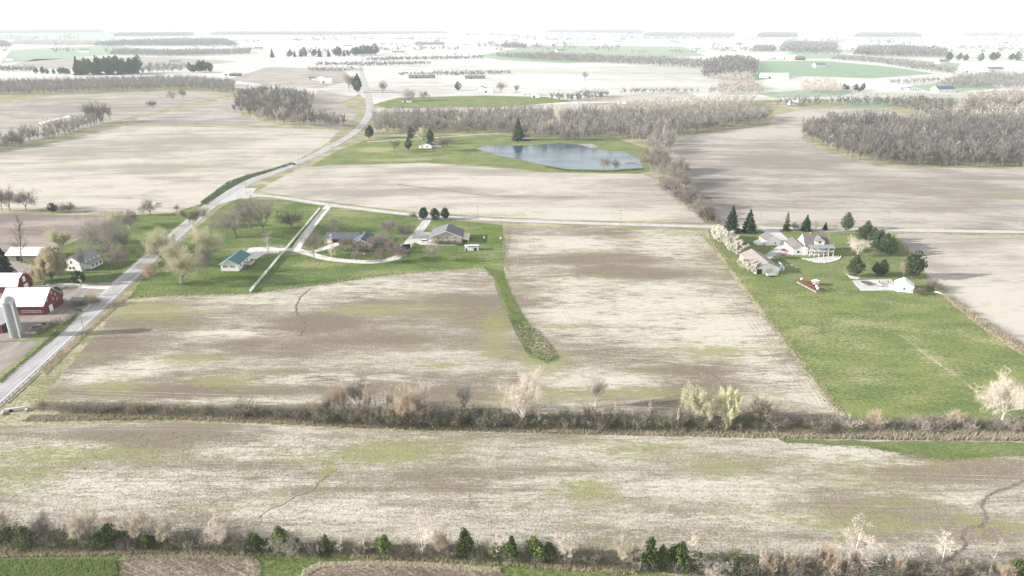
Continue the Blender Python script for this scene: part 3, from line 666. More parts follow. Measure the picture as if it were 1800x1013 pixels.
# ---- left farm: big red barn with the white roof
c, rz, w = rect((14, 560), (78, 555), 14.5)
w = 18.5; rz = math.radians(1.5)
cb = G(78, 555) + Vector((-w / 2, 7.3, 0))
b = building('barn', 'large dark red barn with bright white metal roof beside the grey silo', 'barn', cb, rz)
walls(b, w, 14.5, 4.6, 'x', 5.6, M['barn_red'])
roof(b, w, 14.5, 4.6, 'x', 5.6, M['roof_white'], over=0.5)
for i in range(6): window(b, 'front', w, 14.5, 0.2 + i * 1.45, 1.5, 0.7, 0.8, mullion=False)
door(b, 'right', w, 14.5, -2.2, 2.6, 3.0, 'trim_white', name='sliding_door', trim=False)
for u, z in ((-3.8, 5.2), (0.3, 7.4), (2.6, 5.6), (3.2, 3.4), (0.6, 4.4)): window(b, 'right', w, 14.5, u, z, 0.7, 0.9, mullion=False)
walls(b, 3.2, 4.0, 2.6, 'y', 0.7, M['siding_white'], off=(-1.5, 9.3), name='lean_to')
# second barn with gambrel roof
w2, d2 = 12.0, 11.0
b = building('barn', 'red gambrel barn with white roof and white loft door, behind the larger barn', 'barn', G(33, 516) + Vector((-w2 / 2, d2 / 2, 0)), math.radians(1))
walls(b, w2, d2, 3.8, 'x', 4.4, M['barn_red'], gambrel=True); roof(b, w2, d2, 3.8, 'x', 4.4, M['roof_white'], gambrel=True, over=0.35)
door(b, 'right', w2, d2, 0, 2.0, 2.6, 'trim_white', z=4.0, name='loft_door', trim=False); door(b, 'right', w2, d2, 0.4, 3.0, 2.8, 'trim_white', name='sliding_door', trim=False)
# third barn in front, running off the picture
w3, d3 = 11.5, 10.0
b = building('barn', 'low red barn with white roof at the left edge, left of the silo', 'barn', G(5, 587) + Vector((-w3 / 2, d3 / 2, 0)), math.radians(2))
walls(b, w3, d3, 4.2, 'y', 3.4, M['barn_red']); roof(b, w3, d3, 4.2, 'y', 3.4, M['roof_white'])
door(b, 'right', w3, d3, -3.6, 2.8, 3.0, 'door_dark', name='opening', trim=False); door(b, 'front', w3, d3, 2.2, 3.2, 3.2, 'door_dark', name='opening', trim=False)
# silo
s = building('silo', 'tall grey concrete silo with a rounded metal dome beside the red barns', 'silo', G(30, 592), 0)
MB().lathe([(2.35, -0.3), (2.35, 15.2)], 28).build('shell', M['silo'], s, fix=True)
MB().lathe([(2.5, 15.2)] + [(2.5 * math.cos(t), 15.25 + 2.3 * math.sin(t)) for t in (0, .25, .5, .75, 1.0, 1.25, 1.45)], 24).build('dome', M['silo_dome'], s)
hm = MB()
for k in range(15): hm.lathe([(2.36, 0.6 + k), (2.42, 0.62 + k), (2.42, 0.68 + k), (2.36, 0.7 + k)], 24)
hm.build('hoops', M['steel'], s)
MB().tube((2.2, -1.4, 0), (2.2, -1.4, 15.0), 0.32, 0.32, 10).build('chute', M['trim_white'], s)
MB().box(1.7, 2.7, -1.9, -0.9, 14.6, 16.0).build('hatch', M['steel'], s)
# long low shed behind
c, rz, w = rect((38, 459), (84, 459), 12)
w = 22.0
b = building('shed', 'long low shed with pale white roof behind the leaning brown tree', 'shed', G(84, 459) + Vector((-w / 2, 6, 0)), 0)
walls(b, w, 12, 3.2, 'x', 2.6, M['barn_red'] if False else M['wood']); roof(b, w, 12, 3.2, 'x', 2.6, M['roof_white'])
door(b, 'front', w, 12, -4, 3.2, 2.6, 'door_dark', name='opening', trim=False); door(b, 'left', w, 12, 0, 3.0, 2.6, 'trim_white', name='sliding_door', trim=False)
# farmhouse
A, B_, C = G(120, 474), G(147, 477), G(177, 462)
rz = math.radians(8); wf, df = 9.4, 15.0
b = building('farmhouse', 'white two storey farmhouse with grey roof and dark front windows behind the pale gold tree', 'house', G(146, 477) + Vector((-wf / 2 + 0.6, df / 2, 0)), -rz)
walls(b, wf, df, 4.9, 'y', 3.0, M['siding_white']); rf = roof(b, wf, df, 4.9, 'y', 3.0, M['roof_light'], over=0.35)
chimney(rf, 0.4, 2.5, 6.8, 9.0)
window(b, 'front', wf, df, -0.2, 4.0, 0.9, 1.5); window(b, 'front', wf, df, -1.3, 0.9, 1.3, 1.5); window(b, 'front', wf, df, 0.7, 0.9, 1.3, 1.5)
for u in (-4.5, -1.5, 1.5, 4.5): window(b, 'right', wf, df, u, 3.2, 0.8, 1.4)
walls(b, 2.4, 9.5, 2.6, None, 0, M['siding_white'], off=(wf / 2 + 1.2, 1.2), name='porch'); MB().prism([(wf / 2, 3.7), (wf / 2 + 2.8, 2.8), (wf / 2 + 2.8, 2.65), (wf / 2, 3.5)], 'y', -3.8, 6.2).build('porch_roof', M['roof_light'], b)
for u in (-3, 0, 3): window(b, 'right', wf + 4.8, 9.5, u, 0.9, 1.5, 1.3, off=(0, 1.2))
walls(b, 5.0, 6.0, 2.6, 'y', 1.4, M['siding_white'], off=(-wf / 2 - 2.5, 1.0), name='side_wing'); roof(b, 5.0, 6.0, 2.6, 'y', 1.4, M['roof_grey'], off=(-wf / 2 - 2.5, 1.0), over=0.3, name='wing_roof'); window(b, 'front', 5.0, 6.0, 0.8, 0.9, 0.8, 1.1, off=(-wf / 2 - 2.5, 1.0))
# small grey hut and shed beside the road
b = building('hut', 'small grey green roofed hut on the verge beside the red barn drive', 'hut', G(140, 533), 0)
walls(b, 5.0, 3.6, 1.9, 'x', 0.9, M['wood']); roof(b, 5.0, 3.6, 1.9, 'x', 0.9, M['roof_porch']); door(b, 'front', 5, 3.6, -1, .9, 1.7, 'door_dark', name='opening', trim=False)
# ---- green roofed house
wg, dg = 9.0, 16.5
b = building('house', 'white house with a blue green metal roof and a railed deck, beside the long fence', 'house', G(405, 477) + Vector((0, dg / 2, 0)), math.radians(-1))
walls(b, wg, dg, 3.9, 'y', 2.3, M['siding_white']); roof(b, wg, dg, 3.9, 'y', 2.3, M['roof_green'], over=0.6); rake(b, wg, dg, 3.9, 'y', 2.3, M['trim_white'], over=0.6)
for u in (-2.4, 1.6): window(b, 'front', wg, dg, u - .5, 2.0, 0.85, 1.0); window(b, 'front', wg, dg, u + .55, 2.0, 0.85, 1.0)
for u in (-5, 0, 4): window(b, 'right', wg, dg, u, 1.7, 1.4, 1.2)
door(b, 'right', wg, dg, 2, 1.0, 2.1)
dk = MB().box(wg / 2 + .01, wg / 2 + 4.2, -2.0, 4.0, 1.1, 1.3).build('deck', M['wood'], b)
rl = MB()
for i in range(8): rl.box(wg / 2 + .3 + i * .52, wg / 2 + .42 + i * .52, -2.0, -1.9, 1.3, 2.3)
for i in range(9): rl.box(wg / 2 + 4.1, wg / 2 + 4.2, -1.9 + i * .7, -1.8 + i * .7, 1.3, 2.3)
rl.box(wg / 2 + .1, wg / 2 + 4.25, -2.03, -1.87, 2.302, 2.4); rl.box(wg / 2 + 4.05, wg / 2 + 4.25, -1.86, 4.0, 2.302, 2.4)
rl.build('railing', M['trim_white'], dk)
for x, y in ((wg / 2 + 4, -1.8), (wg / 2 + 4, 3.8), (wg / 2 + 1, -1.8)): MB().box(x - .08, x + .08, y - .08, y + .08, -.1, 1.098).build('post', M['wood'], dk)
st = MB()
for i in range(5): st.box(wg / 2 + .6 + i * .0, wg / 2 + 1.9, -2.4 - i * .35, -2.05 - i * .35, 0.05, 1.05 - i * .2)
st.build('steps', M['wood'], dk)
# ---- dark roofed house inside the loop drive
wd, dd = 11.5, 15.0
b = building('house', 'tan brick house with dark slate blue roof and long wing inside the loop drive', 'house', G(636, 438) + Vector((0, dd / 2, 0)), math.radians(-2))
walls(b, wd, dd, 3.0, 'y', 2.7, M['brick']); rf = roof(b, wd, dd, 3.0, 'y', 2.7, M['roof_dark'], over=0.7); rake(b, wd, dd, 3.0, 'y', 2.7, M['trim_white'], over=0.7)
chimney(rf, -1.2, 5.0, 4.6, 6.6)
for u in (-3.6, -0.5, 3.2): window(b, 'front', wd, dd, u, 0.9, 1.5, 1.3)
door(b, 'front', wd, dd, 1.4, 1.0, 2.1)
ww_, wd_ = 19.0, 8.5; wo = (-wd / 2 - ww_ / 2 + 1.5, 8.2)
walls(b, ww_, wd_, 2.7, 'x', 2.2, M['brick'], off=wo, name='wing_wall'); roof(b, ww_, wd_, 2.7, 'x', 2.2, M['roof_dark'], off=wo, over=0.7, name='wing_roof')
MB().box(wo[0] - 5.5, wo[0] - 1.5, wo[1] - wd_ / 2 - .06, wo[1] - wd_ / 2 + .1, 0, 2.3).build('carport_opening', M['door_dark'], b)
door(b, 'front', ww_, wd_, -7.4, 2.5, 2.2, 'trim_white', off=wo, name='garage_door', trim=False); window(b, 'front', ww_, wd_, 2.0, .9, 1.4, 1.2, off=wo); window(b, 'front', ww_, wd_, 5.2, .9, 1.4, 1.2, off=wo)
# ---- brick house with grey roof
wb, db = 17.5, 15.0
b = building('house', 'brick walk-out house with grey gable roof and pale porch beside three round evergreens', 'house', G(785, 429) + Vector((0, db / 2, 0)), math.radians(-1))
walls(b, wb, db, 4.4, 'y', 3.3, M['brick']); rf = roof(b, wb, db, 4.4, 'y', 3.3, M['roof_grey'], over=0.7); rake(b, wb, db, 4.4, 'y', 3.3, M['trim_white'], over=0.7)
MB().prism([(-3.6, 6.1), (-2.6, 5.75), (-2.6, 6.45), (-3.2, 6.9)], 'y', -2, -1).build('skylight', M['trim_white'], rf)
for u in (-5.6, -2.6, 1.2, 5.0): window(b, 'front', wb, db, u, 0.9, 1.5, 1.3)
for u in (-4.5, 0.5, 4.8): window(b, 'front', wb, db, u, 3.1, 1.4, 1.1)
door(b, 'front', wb, db, -0.8, 1.0, 2.1); door(b, 'left', wb, db, 1.5, 4.8, 2.3, 'trim_white', name='garage_door')
po = MB().prism([(wb / 2 + .72, 3.0), (wb / 2 + 4.2, 2.5), (wb / 2 + 4.2, 2.65), (wb / 2 + .72, 3.2)], 'y', -db / 2, db / 2 - 2).build('porch_roof', M['siding_cream'], b)
for y in (-db / 2 + .3, -2.5, 2, db / 2 - 2.4): MB().box(wb / 2 + 3.9, wb / 2 + 4.05, y - .07, y + .07, 0, 2.5).build('post', M['trim_white'], po)
# white shed on the lawn
b = building('shed', 'small white open fronted shed standing on the lawn right of the brick house', 'shed', G(829, 441) + Vector((0, 1.6, 0)), math.radians(2))
walls(b, 7.6, 3.2, 2.3, None, 0, M['siding_white']); MB().prism([(-2.0, 2.95), (2.0, 2.32), (2.0, 2.45), (-2.0, 3.08)], 'x', -4.1, 4.1).build('roof', M['roof_white'], b)
door(b, 'front', 7.6, 3.2, 2.0, 1.8, 1.6, 'door_dark', name='opening', trim=False); door(b, 'front', 7.6, 3.2, -3.0, 0.8, 1.4, 'door_dark', name='opening', trim=False)
# ---- right hand property: main house
wm, dm = 13.0, 11.5; cm = G(1439, 452) + Vector((0, 3.0 + dm / 2, 0))
b = building('house', 'large white two storey house with brown roof, front dormer and double porch', 'house', cm, math.radians(-1))
walls(b, wm, dm, 5.2, 'x', 5.0, M['siding_white']); rf = roof(b, wm, dm, 5.2, 'x', 5.0, M['roof_brown'], over=0.4); rake(b, wm, dm, 5.2, 'x', 5.0, M['trim_white'], over=0.4)
chimney(rf, -2.0, 1.5, 8.8, 11.0)
walls(b, 5.0, 5.2, 2.3, 'y', 2.2, M['siding_white'], z0=5.6, off=(1.2, -2.6), name='dormer'); roof(b, 5.0, 5.4, 2.3, 'y', 2.2, M['roof_brown'], z0=5.6, off=(1.2, -2.6), over=0.35, name='dormer_roof')
window(b, 'front', 5.0, 5.2, 0, 6.6, 1.4, 1.4, off=(1.2, -2.6))
for z in (0.8, 3.5):
    for u in (-4.2, -1.4, 1.6, 4.4): window(b, 'front', wm, dm, u, z - .3 if z > 1 else z, 1.3, 1.4)
window(b, 'left', wm, dm, 0, 6.2, 1.1, 1.5)
for u in (-3.5, 3.0): window(b, 'left', wm, dm, u, 3.0, 1.2, 1.4)
p_ = MB().box(-wm / 2 + 1.5, wm / 2 + 1.5, -dm / 2 - 3.0, -dm / 2 - .01, 2.55, 2.75).build('porch_deck', M['wood'], b)
pr = MB().prism([(-dm / 2 - .02, 5.9), (-dm / 2 - 3.5, 5.05), (-dm / 2 - 3.5, 5.2), (-dm / 2 - .02, 6.05)], 'x', -wm / 2 + 1.1, wm / 2 + 1.9).build('porch_roof', M['roof_porch'], b)
for i in range(6):
    x = -wm / 2 + 1.6 + i * 2.55
    MB().box(x - .1, x + .1, -dm / 2 - 2.95, -dm / 2 - 2.75, 0, 2.548).box(x - .1, x + .1, -dm / 2 - 2.95, -dm / 2 - 2.75, 2.752, 5.1).build('post', M['trim_white'], pr)
rl = MB().box(-wm / 2 + 1.5, wm / 2 + 1.5, -dm / 2 - 2.92, -dm / 2 - 2.84, 3.55, 3.65)
for i in range(40): rl.box(-wm / 2 + 1.72 + i * .33, -wm / 2 + 1.8 + i * .33, -dm / 2 - 2.91, -dm / 2 - 2.86, 2.76, 3.55)
rl.build('railing', M['trim_white'], p_)
so = (-wm / 2 - 2.5, 1.6)
walls(b, 8.0, 14.0, 3.6, 'y', 2.4, M['siding_white'], off=so, name='side_wing'); roof(b, 8.0, 14.0, 3.6, 'y', 2.4, M['roof_brown'], off=so, over=0.3, name='wing_roof')
door(b, 'left', 8.0, 14.0, 3.5, 4.6, 2.3, 'trim_white', off=so, name='garage_door'); window(b, 'front', 8.0, 14.0, -1.0, 1.2, 1.6, 1.3, off=so)
# patio wall of pale stones
pw = setp(empty('retaining_wall', G(1440, 458), 0), 'low curved wall of pale stones round the patio below the double porch', 'wall')
base = [G(*p) for p in ((1408, 455), (1424, 459), (1440, 462.5), (1460, 461.5), (1475, 456), (1478, 450))]
cc = smooth(base, 14); acc = 0; last = cc[0]; stones = []
st_mesh = None
def rock_mesh(name, mat, seed, n=8):
    r = random.Random(seed); bm = bmesh.new(); bmesh.ops.create_icosphere(bm, subdivisions=1, radius=1)
    for v in bm.verts: v.co *= r.uniform(.8, 1.15)
    me = bpy.data.meshes.new(name); bm.to_mesh(me); bm.free(); me.materials.append(mat); return me
stone_me = [rock_mesh('stone', M['concrete'], 3 + k) for k in range(3)]
for p in cc:
    if (p - last).length > 0.9:
        o = obj('stone', R.choice(stone_me), pw); o.location = p - pw.location + Vector((0, 0, .3)); o.scale = (.55, .45, .42); o.rotation_euler = (0, 0, R.uniform(0, 3)); last = p
# garage
wq, dq = 8.5, 9.0
b = building('garage', 'white gabled garage with brown roof and lean-to beside the concrete drive', 'garage', G(1357, 432) + Vector((0, dq / 2, 0)), math.radians(8))
walls(b, wq, dq, 3.0, 'y', 2.6, M['siding_white']); roof(b, wq, dq, 3.0, 'y', 2.6, M['roof_brown'], over=0.35); rake(b, wq, dq, 3.0, 'y', 2.6, M['trim_white'], over=0.35)
door(b, 'right', wq, dq, 0, 4.8, 2.3, 'siding_cream', name='garage_door'); window(b, 'front', wq, dq, 1.2, 1.0, 1.0, 1.1)
MB().prism([(-wq / 2 - .37, 2.3), (-wq / 2 - 4.5, 0.9), (-wq / 2 - 4.5, 0), (-wq / 2 - .37, 0)], 'y', -3.0, 2.5).build('lean_to', M['siding_white'], b)
# long shed with faded roof
ws, ds = 12.0, 23.0
b = building('shed', 'long pole shed with faded pinkish brown roof and white gable beside the blossoming tree', 'shed', G(1346, 482) + Vector((0, ds / 2, 0)), math.radians(3))
walls(b, ws, ds, 3.4, 'y', 2.7, M['siding_white']); roof(b, ws, ds, 3.4, 'y', 2.7, M['roof_pink'], over=0.4)
door(b, 'front', ws, ds, -4.0, 2.6, 2.7, 'door_dark', name='opening', trim=False); door(b, 'front', ws, ds, 1.2, 3.4, 2.9, 'siding_cream', name='sliding_door', trim=False)
# small play hut
b = building('play_hut', 'tiny pale green play hut with teal doorway beside the pink roofed shed', 'hut', G(1371, 475), math.radians(5))
walls(b, 3.2, 2.8, 2.4, 'y', 1.3, M['siding_white']); roof(b, 3.2, 2.8, 2.4, 'y', 1.3, M['roof_porch'], over=.3); door(b, 'front', 3.2, 2.8, .3, 1.2, 1.9, 'car_teal'); window(b, 'right', 3.2, 2.8, 0, 1.0, .8, .8)
# small white shed at the concrete pad
b = building('shed', 'small white gabled shed with dark doorway at the end of the concrete pad', 'shed', G(1592, 514) + Vector((0.5, 3.2, 0)), math.radians(-24))
walls(b, 7.6, 6.4, 3.0, 'y', 2.2, M['siding_white']); roof(b, 7.6, 6.4, 3.0, 'y', 2.2, M['roof_white'], over=.4); door(b, 'right', 7.6, 6.4, -1.6, 2.2, 2.1, 'door_dark', name='opening', trim=False); window(b, 'front', 7.6, 6.4, 0, 1.1, 1.1, 1.0)
# ---- pond house and cabin
b = building('house', 'small white house with dark roof among trees left of the pond', 'house', G(745, 261) + Vector((2, 6, 0)), math.radians(-6))
walls(b, 13, 11, 3.0, 'y', 2.6, M['siding_white']); rf = roof(b, 13, 11, 3.0, 'y', 2.6, M['roof_dark'], over=.5); window(b, 'front', 13, 11, -3, 1, 1.6, 1.3); window(b, 'front', 13, 11, 2, 1, 1.6, 1.3)
walls(b, 9, 7, 2.7, 'x', 2.0, M['siding_white'], off=(10, 4), name='wing_wall'); roof(b, 9, 7, 2.7, 'x', 2.0, M['roof_dark'], off=(10, 4), over=.5, name='wing_roof')
b = building('cabin', 'small red cabin with a white porch at the far side of the pond', 'cabin', G(922, 247) + Vector((0, 3, 0)), math.radians(3))
walls(b, 12, 7, 2.8, 'x', 2.2, M['barn_red']); roof(b, 12, 7, 2.8, 'x', 2.2, M['roof_grey'], over=.4); MB().prism([(-3.6, 2.8), (-6.4, 2.2), (-6.4, 2.32), (-3.6, 2.95)], 'x', -6, 6).build('porch_roof', M['roof_white'], b); window(b, 'front', 12, 7, 3, .9, 1.5, 1.2); door(b, 'front', 12, 7, -1, 1, 2.0, 'trim_white')
# ---- farms and houses far out
FAR = [  # px, py, width, depth, wall h, rise, ridge, wall, roof, label
    (400, 133, 22, 14, 5, 4, 'x', 'siding_white', 'roof_white', 'barn', 'white farm building at the right end of the far left wood'),
    (413, 134, 26, 10, 4, 3, 'x', 'barn_red', 'roof_grey', 'barn', 'dark red long barn just right of the white farm building by the left wood'),
    (563, 142, 16, 14, 6, 4, 'y', 'siding_white', 'roof_white', 'house', 'white farmhouse of the farmstead left of the far road bend'),
    (573, 146, 24, 14, 5, 4, 'x', 'siding_white', 'roof_white', 'barn', 'white roofed barn of the farmstead left of the far road bend'),
    (548, 141, 14, 10, 4, 3, 'x', 'siding_white', 'roof_dark', 'garage', 'small dark roofed garage of the farmstead left of the far road bend'),
    (846, 160, 20, 14, 4, 4, 'y', 'siding_white', 'roof_porch', 'house', 'white house with grey green roof on the far lawn beyond the pond wood'),
    (858, 163, 18, 12, 4, 3, 'x', 'siding_white', 'roof_white', 'garage', 'white roofed garage right of the grey green roofed far house'),
    (930, 168, 26, 14, 4, 4, 'x', 'siding_white', 'roof_white', 'house', 'white house among bare trees at the right end of the far lawn'),
    (942, 172, 14, 12, 4, 3, 'y', 'siding_white', 'roof_white', 'garage', 'small white garage right of the house at the end of the far lawn'),
    (741, 138, 60, 18, 4, 3, 'x', 'wood', 'roof_grey', 'barn', 'long low grey barn in the white fields above the far lawn'),
    (835, 139, 45, 16, 4, 3, 'x', 'wood', 'roof_brown', 'barn', 'long brown low barn right of the long grey one'),
    (715, 180, 14, 9, 3, 2, 'x', 'siding_white', 'roof_dark', 'shed', 'tiny dark roofed shed under the round bare tree on the far lawn'),
    (1363, 138, 60, 22, 6, 5, 'x', 'siding_white', 'roof_white', 'barn', 'long white barn at the left corner of the far green field'),
    (1385, 104, 60, 25, 7, 6, 'x', 'siding_white', 'roof_white', 'barn', 'white barn on the top edge of the far green field'),
    (1408, 106, 30, 20, 7, 6, 'x', 'barn_red', 'roof_grey', 'barn', 'small dark barn right of the white barn above the green field'),
    (700, 96, 50, 25, 7, 6, 'x', 'siding_white', 'roof_grey', 'barn', 'far grey roofed barn beyond the end of the evergreen line'),
    (660, 95, 35, 22, 7, 6, 'x', 'siding_white', 'roof_white', 'barn', 'far white barn under the dark round evergreens'),
    (805, 96, 70, 30, 7, 6, 'x', 'siding_white', 'roof_white', 'barn', 'far pale farm shed in the middle of the white fields'),
    (1590, 158, 24, 15, 5, 4, 'x', 'siding_white', 'roof_white', 'house', 'white house among trees beyond the right hand wood'),
    (1604, 160, 16, 12, 4, 3, 'y', 'siding_white', 'roof_grey', 'house', 'small grey roofed house right of the white one beyond the right wood'),
    (1662, 163, 34, 20, 6, 5, 'x', 'siding_white', 'roof_dark', 'house', 'dark roofed house in pale trees beyond the right hand wood'),
    (1706, 128, 50, 22, 6, 5, 'x', 'siding_white', 'roof_white', 'barn', 'white barn left of the far right village trees'),
    (1750, 126, 45, 22, 6, 5, 'x', 'siding_white', 'roof_grey', 'barn', 'grey roofed barn among the far right village trees'),
    (1395, 185, 12, 9, 4, 3, 'x', 'siding_white', 'roof_white', 'house', 'small white house among the bare trees right of the pond wood'),
    (1095, 186, 14, 9, 3, 2, 'x', 'siding_white', 'roof_white', 'house', 'tiny white house behind the pond wood'),
]
for px, py, w, d, h, rs, rg, wl, rfm, kind, lab in FAR:
    b = building(kind, lab, kind, G(px, py) + Vector((0, d / 2, 0)), R.uniform(-.15, .15))
    walls(b, w, d, h, rg, rs, M[wl]); roof(b, w, d, h, rg, rs, M[rfm], over=.5)
    if kind in ('barn', 'garage', 'shed'): door(b, 'front', w, d, -w * .2, min(4, w * .25), h * .7, 'door_dark', name='door', trim=False)
    else:
        for u in (-.3, .05, .33): window(b, 'front', w, d, u * w, h * .4, 1.6, 1.5)

# tiny farm buildings scattered over the plain: one built, the rest copied
def tiny(px, py, s):
    global tiny_src
    if tiny_src is None:
        tiny_src = building('farm_building', 'tiny pale farm building scattered on the far plain below the horizon', 'building', G(px, py), 0, 'tiny farm buildings on the far plain')
        walls(tiny_src, 34, 18, 6, 'x', 5, M['siding_white']); roof(tiny_src, 34, 18, 6, 'x', 5, M['roof_grey']); o = tiny_src
    else:
        o = tiny_src.copy(); COL.objects.link(o)
        for ch in list(tiny_src.children):
            q = ch.copy(); COL.objects.link(q); q.parent = o
        o.location = G(px, py)
    o.rotation_euler = (0, 0, R.uniform(-.5, .5)); o.scale = (s, s, s)
tiny_src = None
for px, py in ((60, 70), (118, 66), (150, 92), (330, 62), (455, 88), (520, 72), (612, 84), (690, 66), (745, 86), (768, 74), (820, 82), (905, 72), (985, 92), (1010, 66), (1085, 76), (1160, 70), (1225, 88), (1345, 76), (1465, 70), (1560, 76), (1640, 84), (1725, 92), (1765, 78), (1790, 110), (1655, 112), (1440, 118), (310, 112), (20, 106)):
    tiny(px, py, R.uniform(.7, 1.3))
# ================================================================== VEHICLES, POLES, YARD THINGS
def vehicle(name, label, cat, c, rz, paint, L=4.7, W=1.85, suv=False, pickup=False, group=None):
    v = setp(empty(name, c, rz), label, cat, group)
    h = 1.0; top = 1.75 if (suv or pickup) else 1.45
    prof = [(-L / 2, .35), (L / 2, .35), (L / 2, .75), (L / 2 - .15, .88), (L * .22, h), (-L / 2 + .1, h), (-L / 2, .8)]
    MB().prism(prof, 'y', -W / 2, W / 2).build('body', M[paint], v)
    if pickup: cab = [(L * .22, h + .002), (L * .10, top - .12), (-L * .12, top - .12), (-L * .14, h + .002)]; rx = (L * .09, -L * .115)
    elif suv: cab = [(L * .20, h + .002), (L * .10, top - .1), (-L * .42, top - .1), (-L * .47, h + .002)]; rx = (L * .09, -L * .42)
    else: cab = [(L * .20, h + .002), (L * .06, top - .08), (-L * .24, top - .08), (-L * .38, h + .002)]; rx = (L * .05, -L * .23)
    MB().prism(cab, 'y', -W / 2 + .1, W / 2 - .1).build('windows', M['glass'], v)
    MB().box(rx[1], rx[0], -W / 2 + .14, W / 2 - .14, top - .098 if suv or pickup else top - .078, top).build('roof', M[paint], v)
    if pickup: MB().box(-L / 2 + .15, -L * .16, -W / 2 + .12, W / 2 - .12, h + .002, h + .02).build('bed', M['door_dark'], v)
    for x in (-L * .3, L * .31):
        for s in (-1, 1):
            t = MB().tube((x, s * (W / 2 - .2), .34), (x, s * (W / 2 + .02), .34), .34, .34, 14).build('wheel', M['tyre'], v)
            MB().tube((x, s * (W / 2 + .021), .34), (x, s * (W / 2 + .035), .34), .2, .2, 10).build('rim', M['rim'], t)
    for s in (-1, 1): MB().box(L / 2 - .02, L / 2 + .02, s * W * .36 - .18, s * W * .36 + .18, .62, .76).build('headlight', M['lamp_glass'], v)
    return v
vehicle('car', 'white car parked in the farm yard behind the large red barn', 'car', G(77, 504), math.radians(10), 'car_white')
vehicle('pickup_truck', 'dark pickup truck parked on the dirt in front of the red barn', 'truck', G(79, 573), math.radians(25), 'car_black', 5.6, 2.0, pickup=True)
vehicle('pickup_truck', 'grey old pickup truck beside the weedy barn yard, nearer the silo', 'truck', G(70, 578), math.radians(20), 'car_grey', 5.4, 1.95, pickup=True)
vehicle('van', 'white van parked on the concrete beside the brick walk-out house', 'van', G(749, 426), math.radians(2), 'car_white', 5.6, 2.0, suv=True)
vehicle('car', 'dark car with pale windows parked right of the slate roofed house', 'car', G(687, 420), math.radians(-5), 'car_grey')
vehicle('car', 'navy car parked among bare shrubs at the corner of the slate roofed house', 'car', G(668, 437), math.radians(-15), 'car_navy')
vehicle('car', 'black sport utility car on the concrete drive beside the double porch house', 'car', G(1387, 438), math.radians(-40), 'car_black', 4.9, 1.95, suv=True)
vehicle('car', 'maroon dark small car nearest the lawn on the concrete drive', 'car', G(1380, 442), math.radians(-35), 'car_maroon', 4.4, 1.8)
vehicle('car', 'dark car driving along the road beside the dark grass bank', 'car', G(516, 290), math.radians(128), 'car_black', 4.8, 1.9, suv=True)
vehicle('car', 'grey car at the house right of the silver drive edge', 'car', G(1393, 436), math.radians(-40), 'car_grey', 4.5, 1.8)
vehicle('car', 'white car parked under trees at the far end of the pond', 'car', G(1095, 242), 0.1, 'car_white')
# flatbed trailer with white load near the pink roofed shed
def trailer(label, c, rz):
    t = setp(empty('trailer', c, rz), label, 'trailer')
    MB().box(-2.6, 2.6, -1.1, 1.1, .7, .85).build('bed', M['steel'], t)
    sd_ = MB()
    for y in (-1.1, 1.04): sd_.box(-2.6, 2.6, y, y + .06, .852, 1.5)
    sd_.box(-2.6, -2.54, -1.03, 1.03, .852, 1.5); sd_.build('side_board', M['trim_white'], t)
    MB().tube((2.6, 0, .75), (4.0, 0, .55), .06, .06, 6).build('drawbar', M['steel'], t)
    for s in (-1, 1):
        for x in (-.6, .5): MB().tube((x, s * 1.0, .35), (x, s * 1.2, .35), .35, .35, 12).build('wheel', M['tyre'], t)
trailer('pale flat trailer parked in front of the pink roofed shed', G(1356, 486), math.radians(8))
# red farm implement with white hoppers
c0 = (G(1404, 496) + G(1440, 515)) / 2; dv = G(1440, 515) - G(1404, 496); L = dv.length
im = setp(empty('farm_implement', c0, math.atan2(dv.y, dv.x)), 'long red folded farm implement with white hoppers standing on the green lawn', 'implement')
fr = MB()
for y in (-1.3, 0, 1.3): fr.box(-L / 2, L / 2, y - .12, y + .12, 1.0, 1.25)
for i in range(13): x = -L / 2 + .3 + i * (L - .6) / 12; fr.box(x - .09, x + .09, -1.42, 1.42, 1.252, 1.42)
fr.build('frame', M['red_paint'], im)
wg_ = MB()
for s in (-1, 1):
    for i in range(9): x = -L / 2 + .6 + i * (L - 1.2) / 8; wg_.add([(x - .06, s * 1.3, 1.3), (x + .06, s * 1.3, 1.3), (x + .06, s * 2.0, 2.5), (x - .06, s * 2.0, 2.5)], [(0, 1, 2, 3)]); wg_.box(x - .06, x + .06, s * 1.6 - .06, s * 1.6 + .06, .5, 2.4)
    wg_.box(-L / 2 + .3, L / 2 - .3, s * 2.0 - .1, s * 2.0 + .1, 2.35, 2.6)
wg_.build('folded_wing', M['red_paint'], im)
for i in range(14):
    x = -L / 2 + .7 + i * (L - 1.4) / 13
    MB().tube((x, -1.5, .38), (x, -1.42, .38), .38, .38, 12).tube((x, 1.42, .38), (x, 1.5, .38), .38, .38, 12).tube((x, -1.4, .4), (x, 1.4, .4), .05, .05, 6).build('disc', M['steel'], im)
for x, s in ((-2, 1), (-2, -1), (3, 1), (3, -1)): MB().tube((x, s * 1.0 - .2, .55), (x, s * 1.0 + .2, .55), .55, .55, 14).build('wheel', M['tyre'], im)
for x, y in ((-L * .42, .5), (L * .28, .9), (L * .44, -.3)):
    MB().prism([(-.5, 2.4), (.5, 2.4), (.5, 2.0), (.25, 1.43), (-.25, 1.43), (-.5, 2.0)], 'y', y - .45, y + .45).build('hopper', M['trim_white'], im).location = (x, 0, 0)
MB().tube((-L / 2, 0, 1.1), (-L / 2 - 2.4, 0, .6), .1, .1, 8).build('drawbar', M['red_paint'], im)
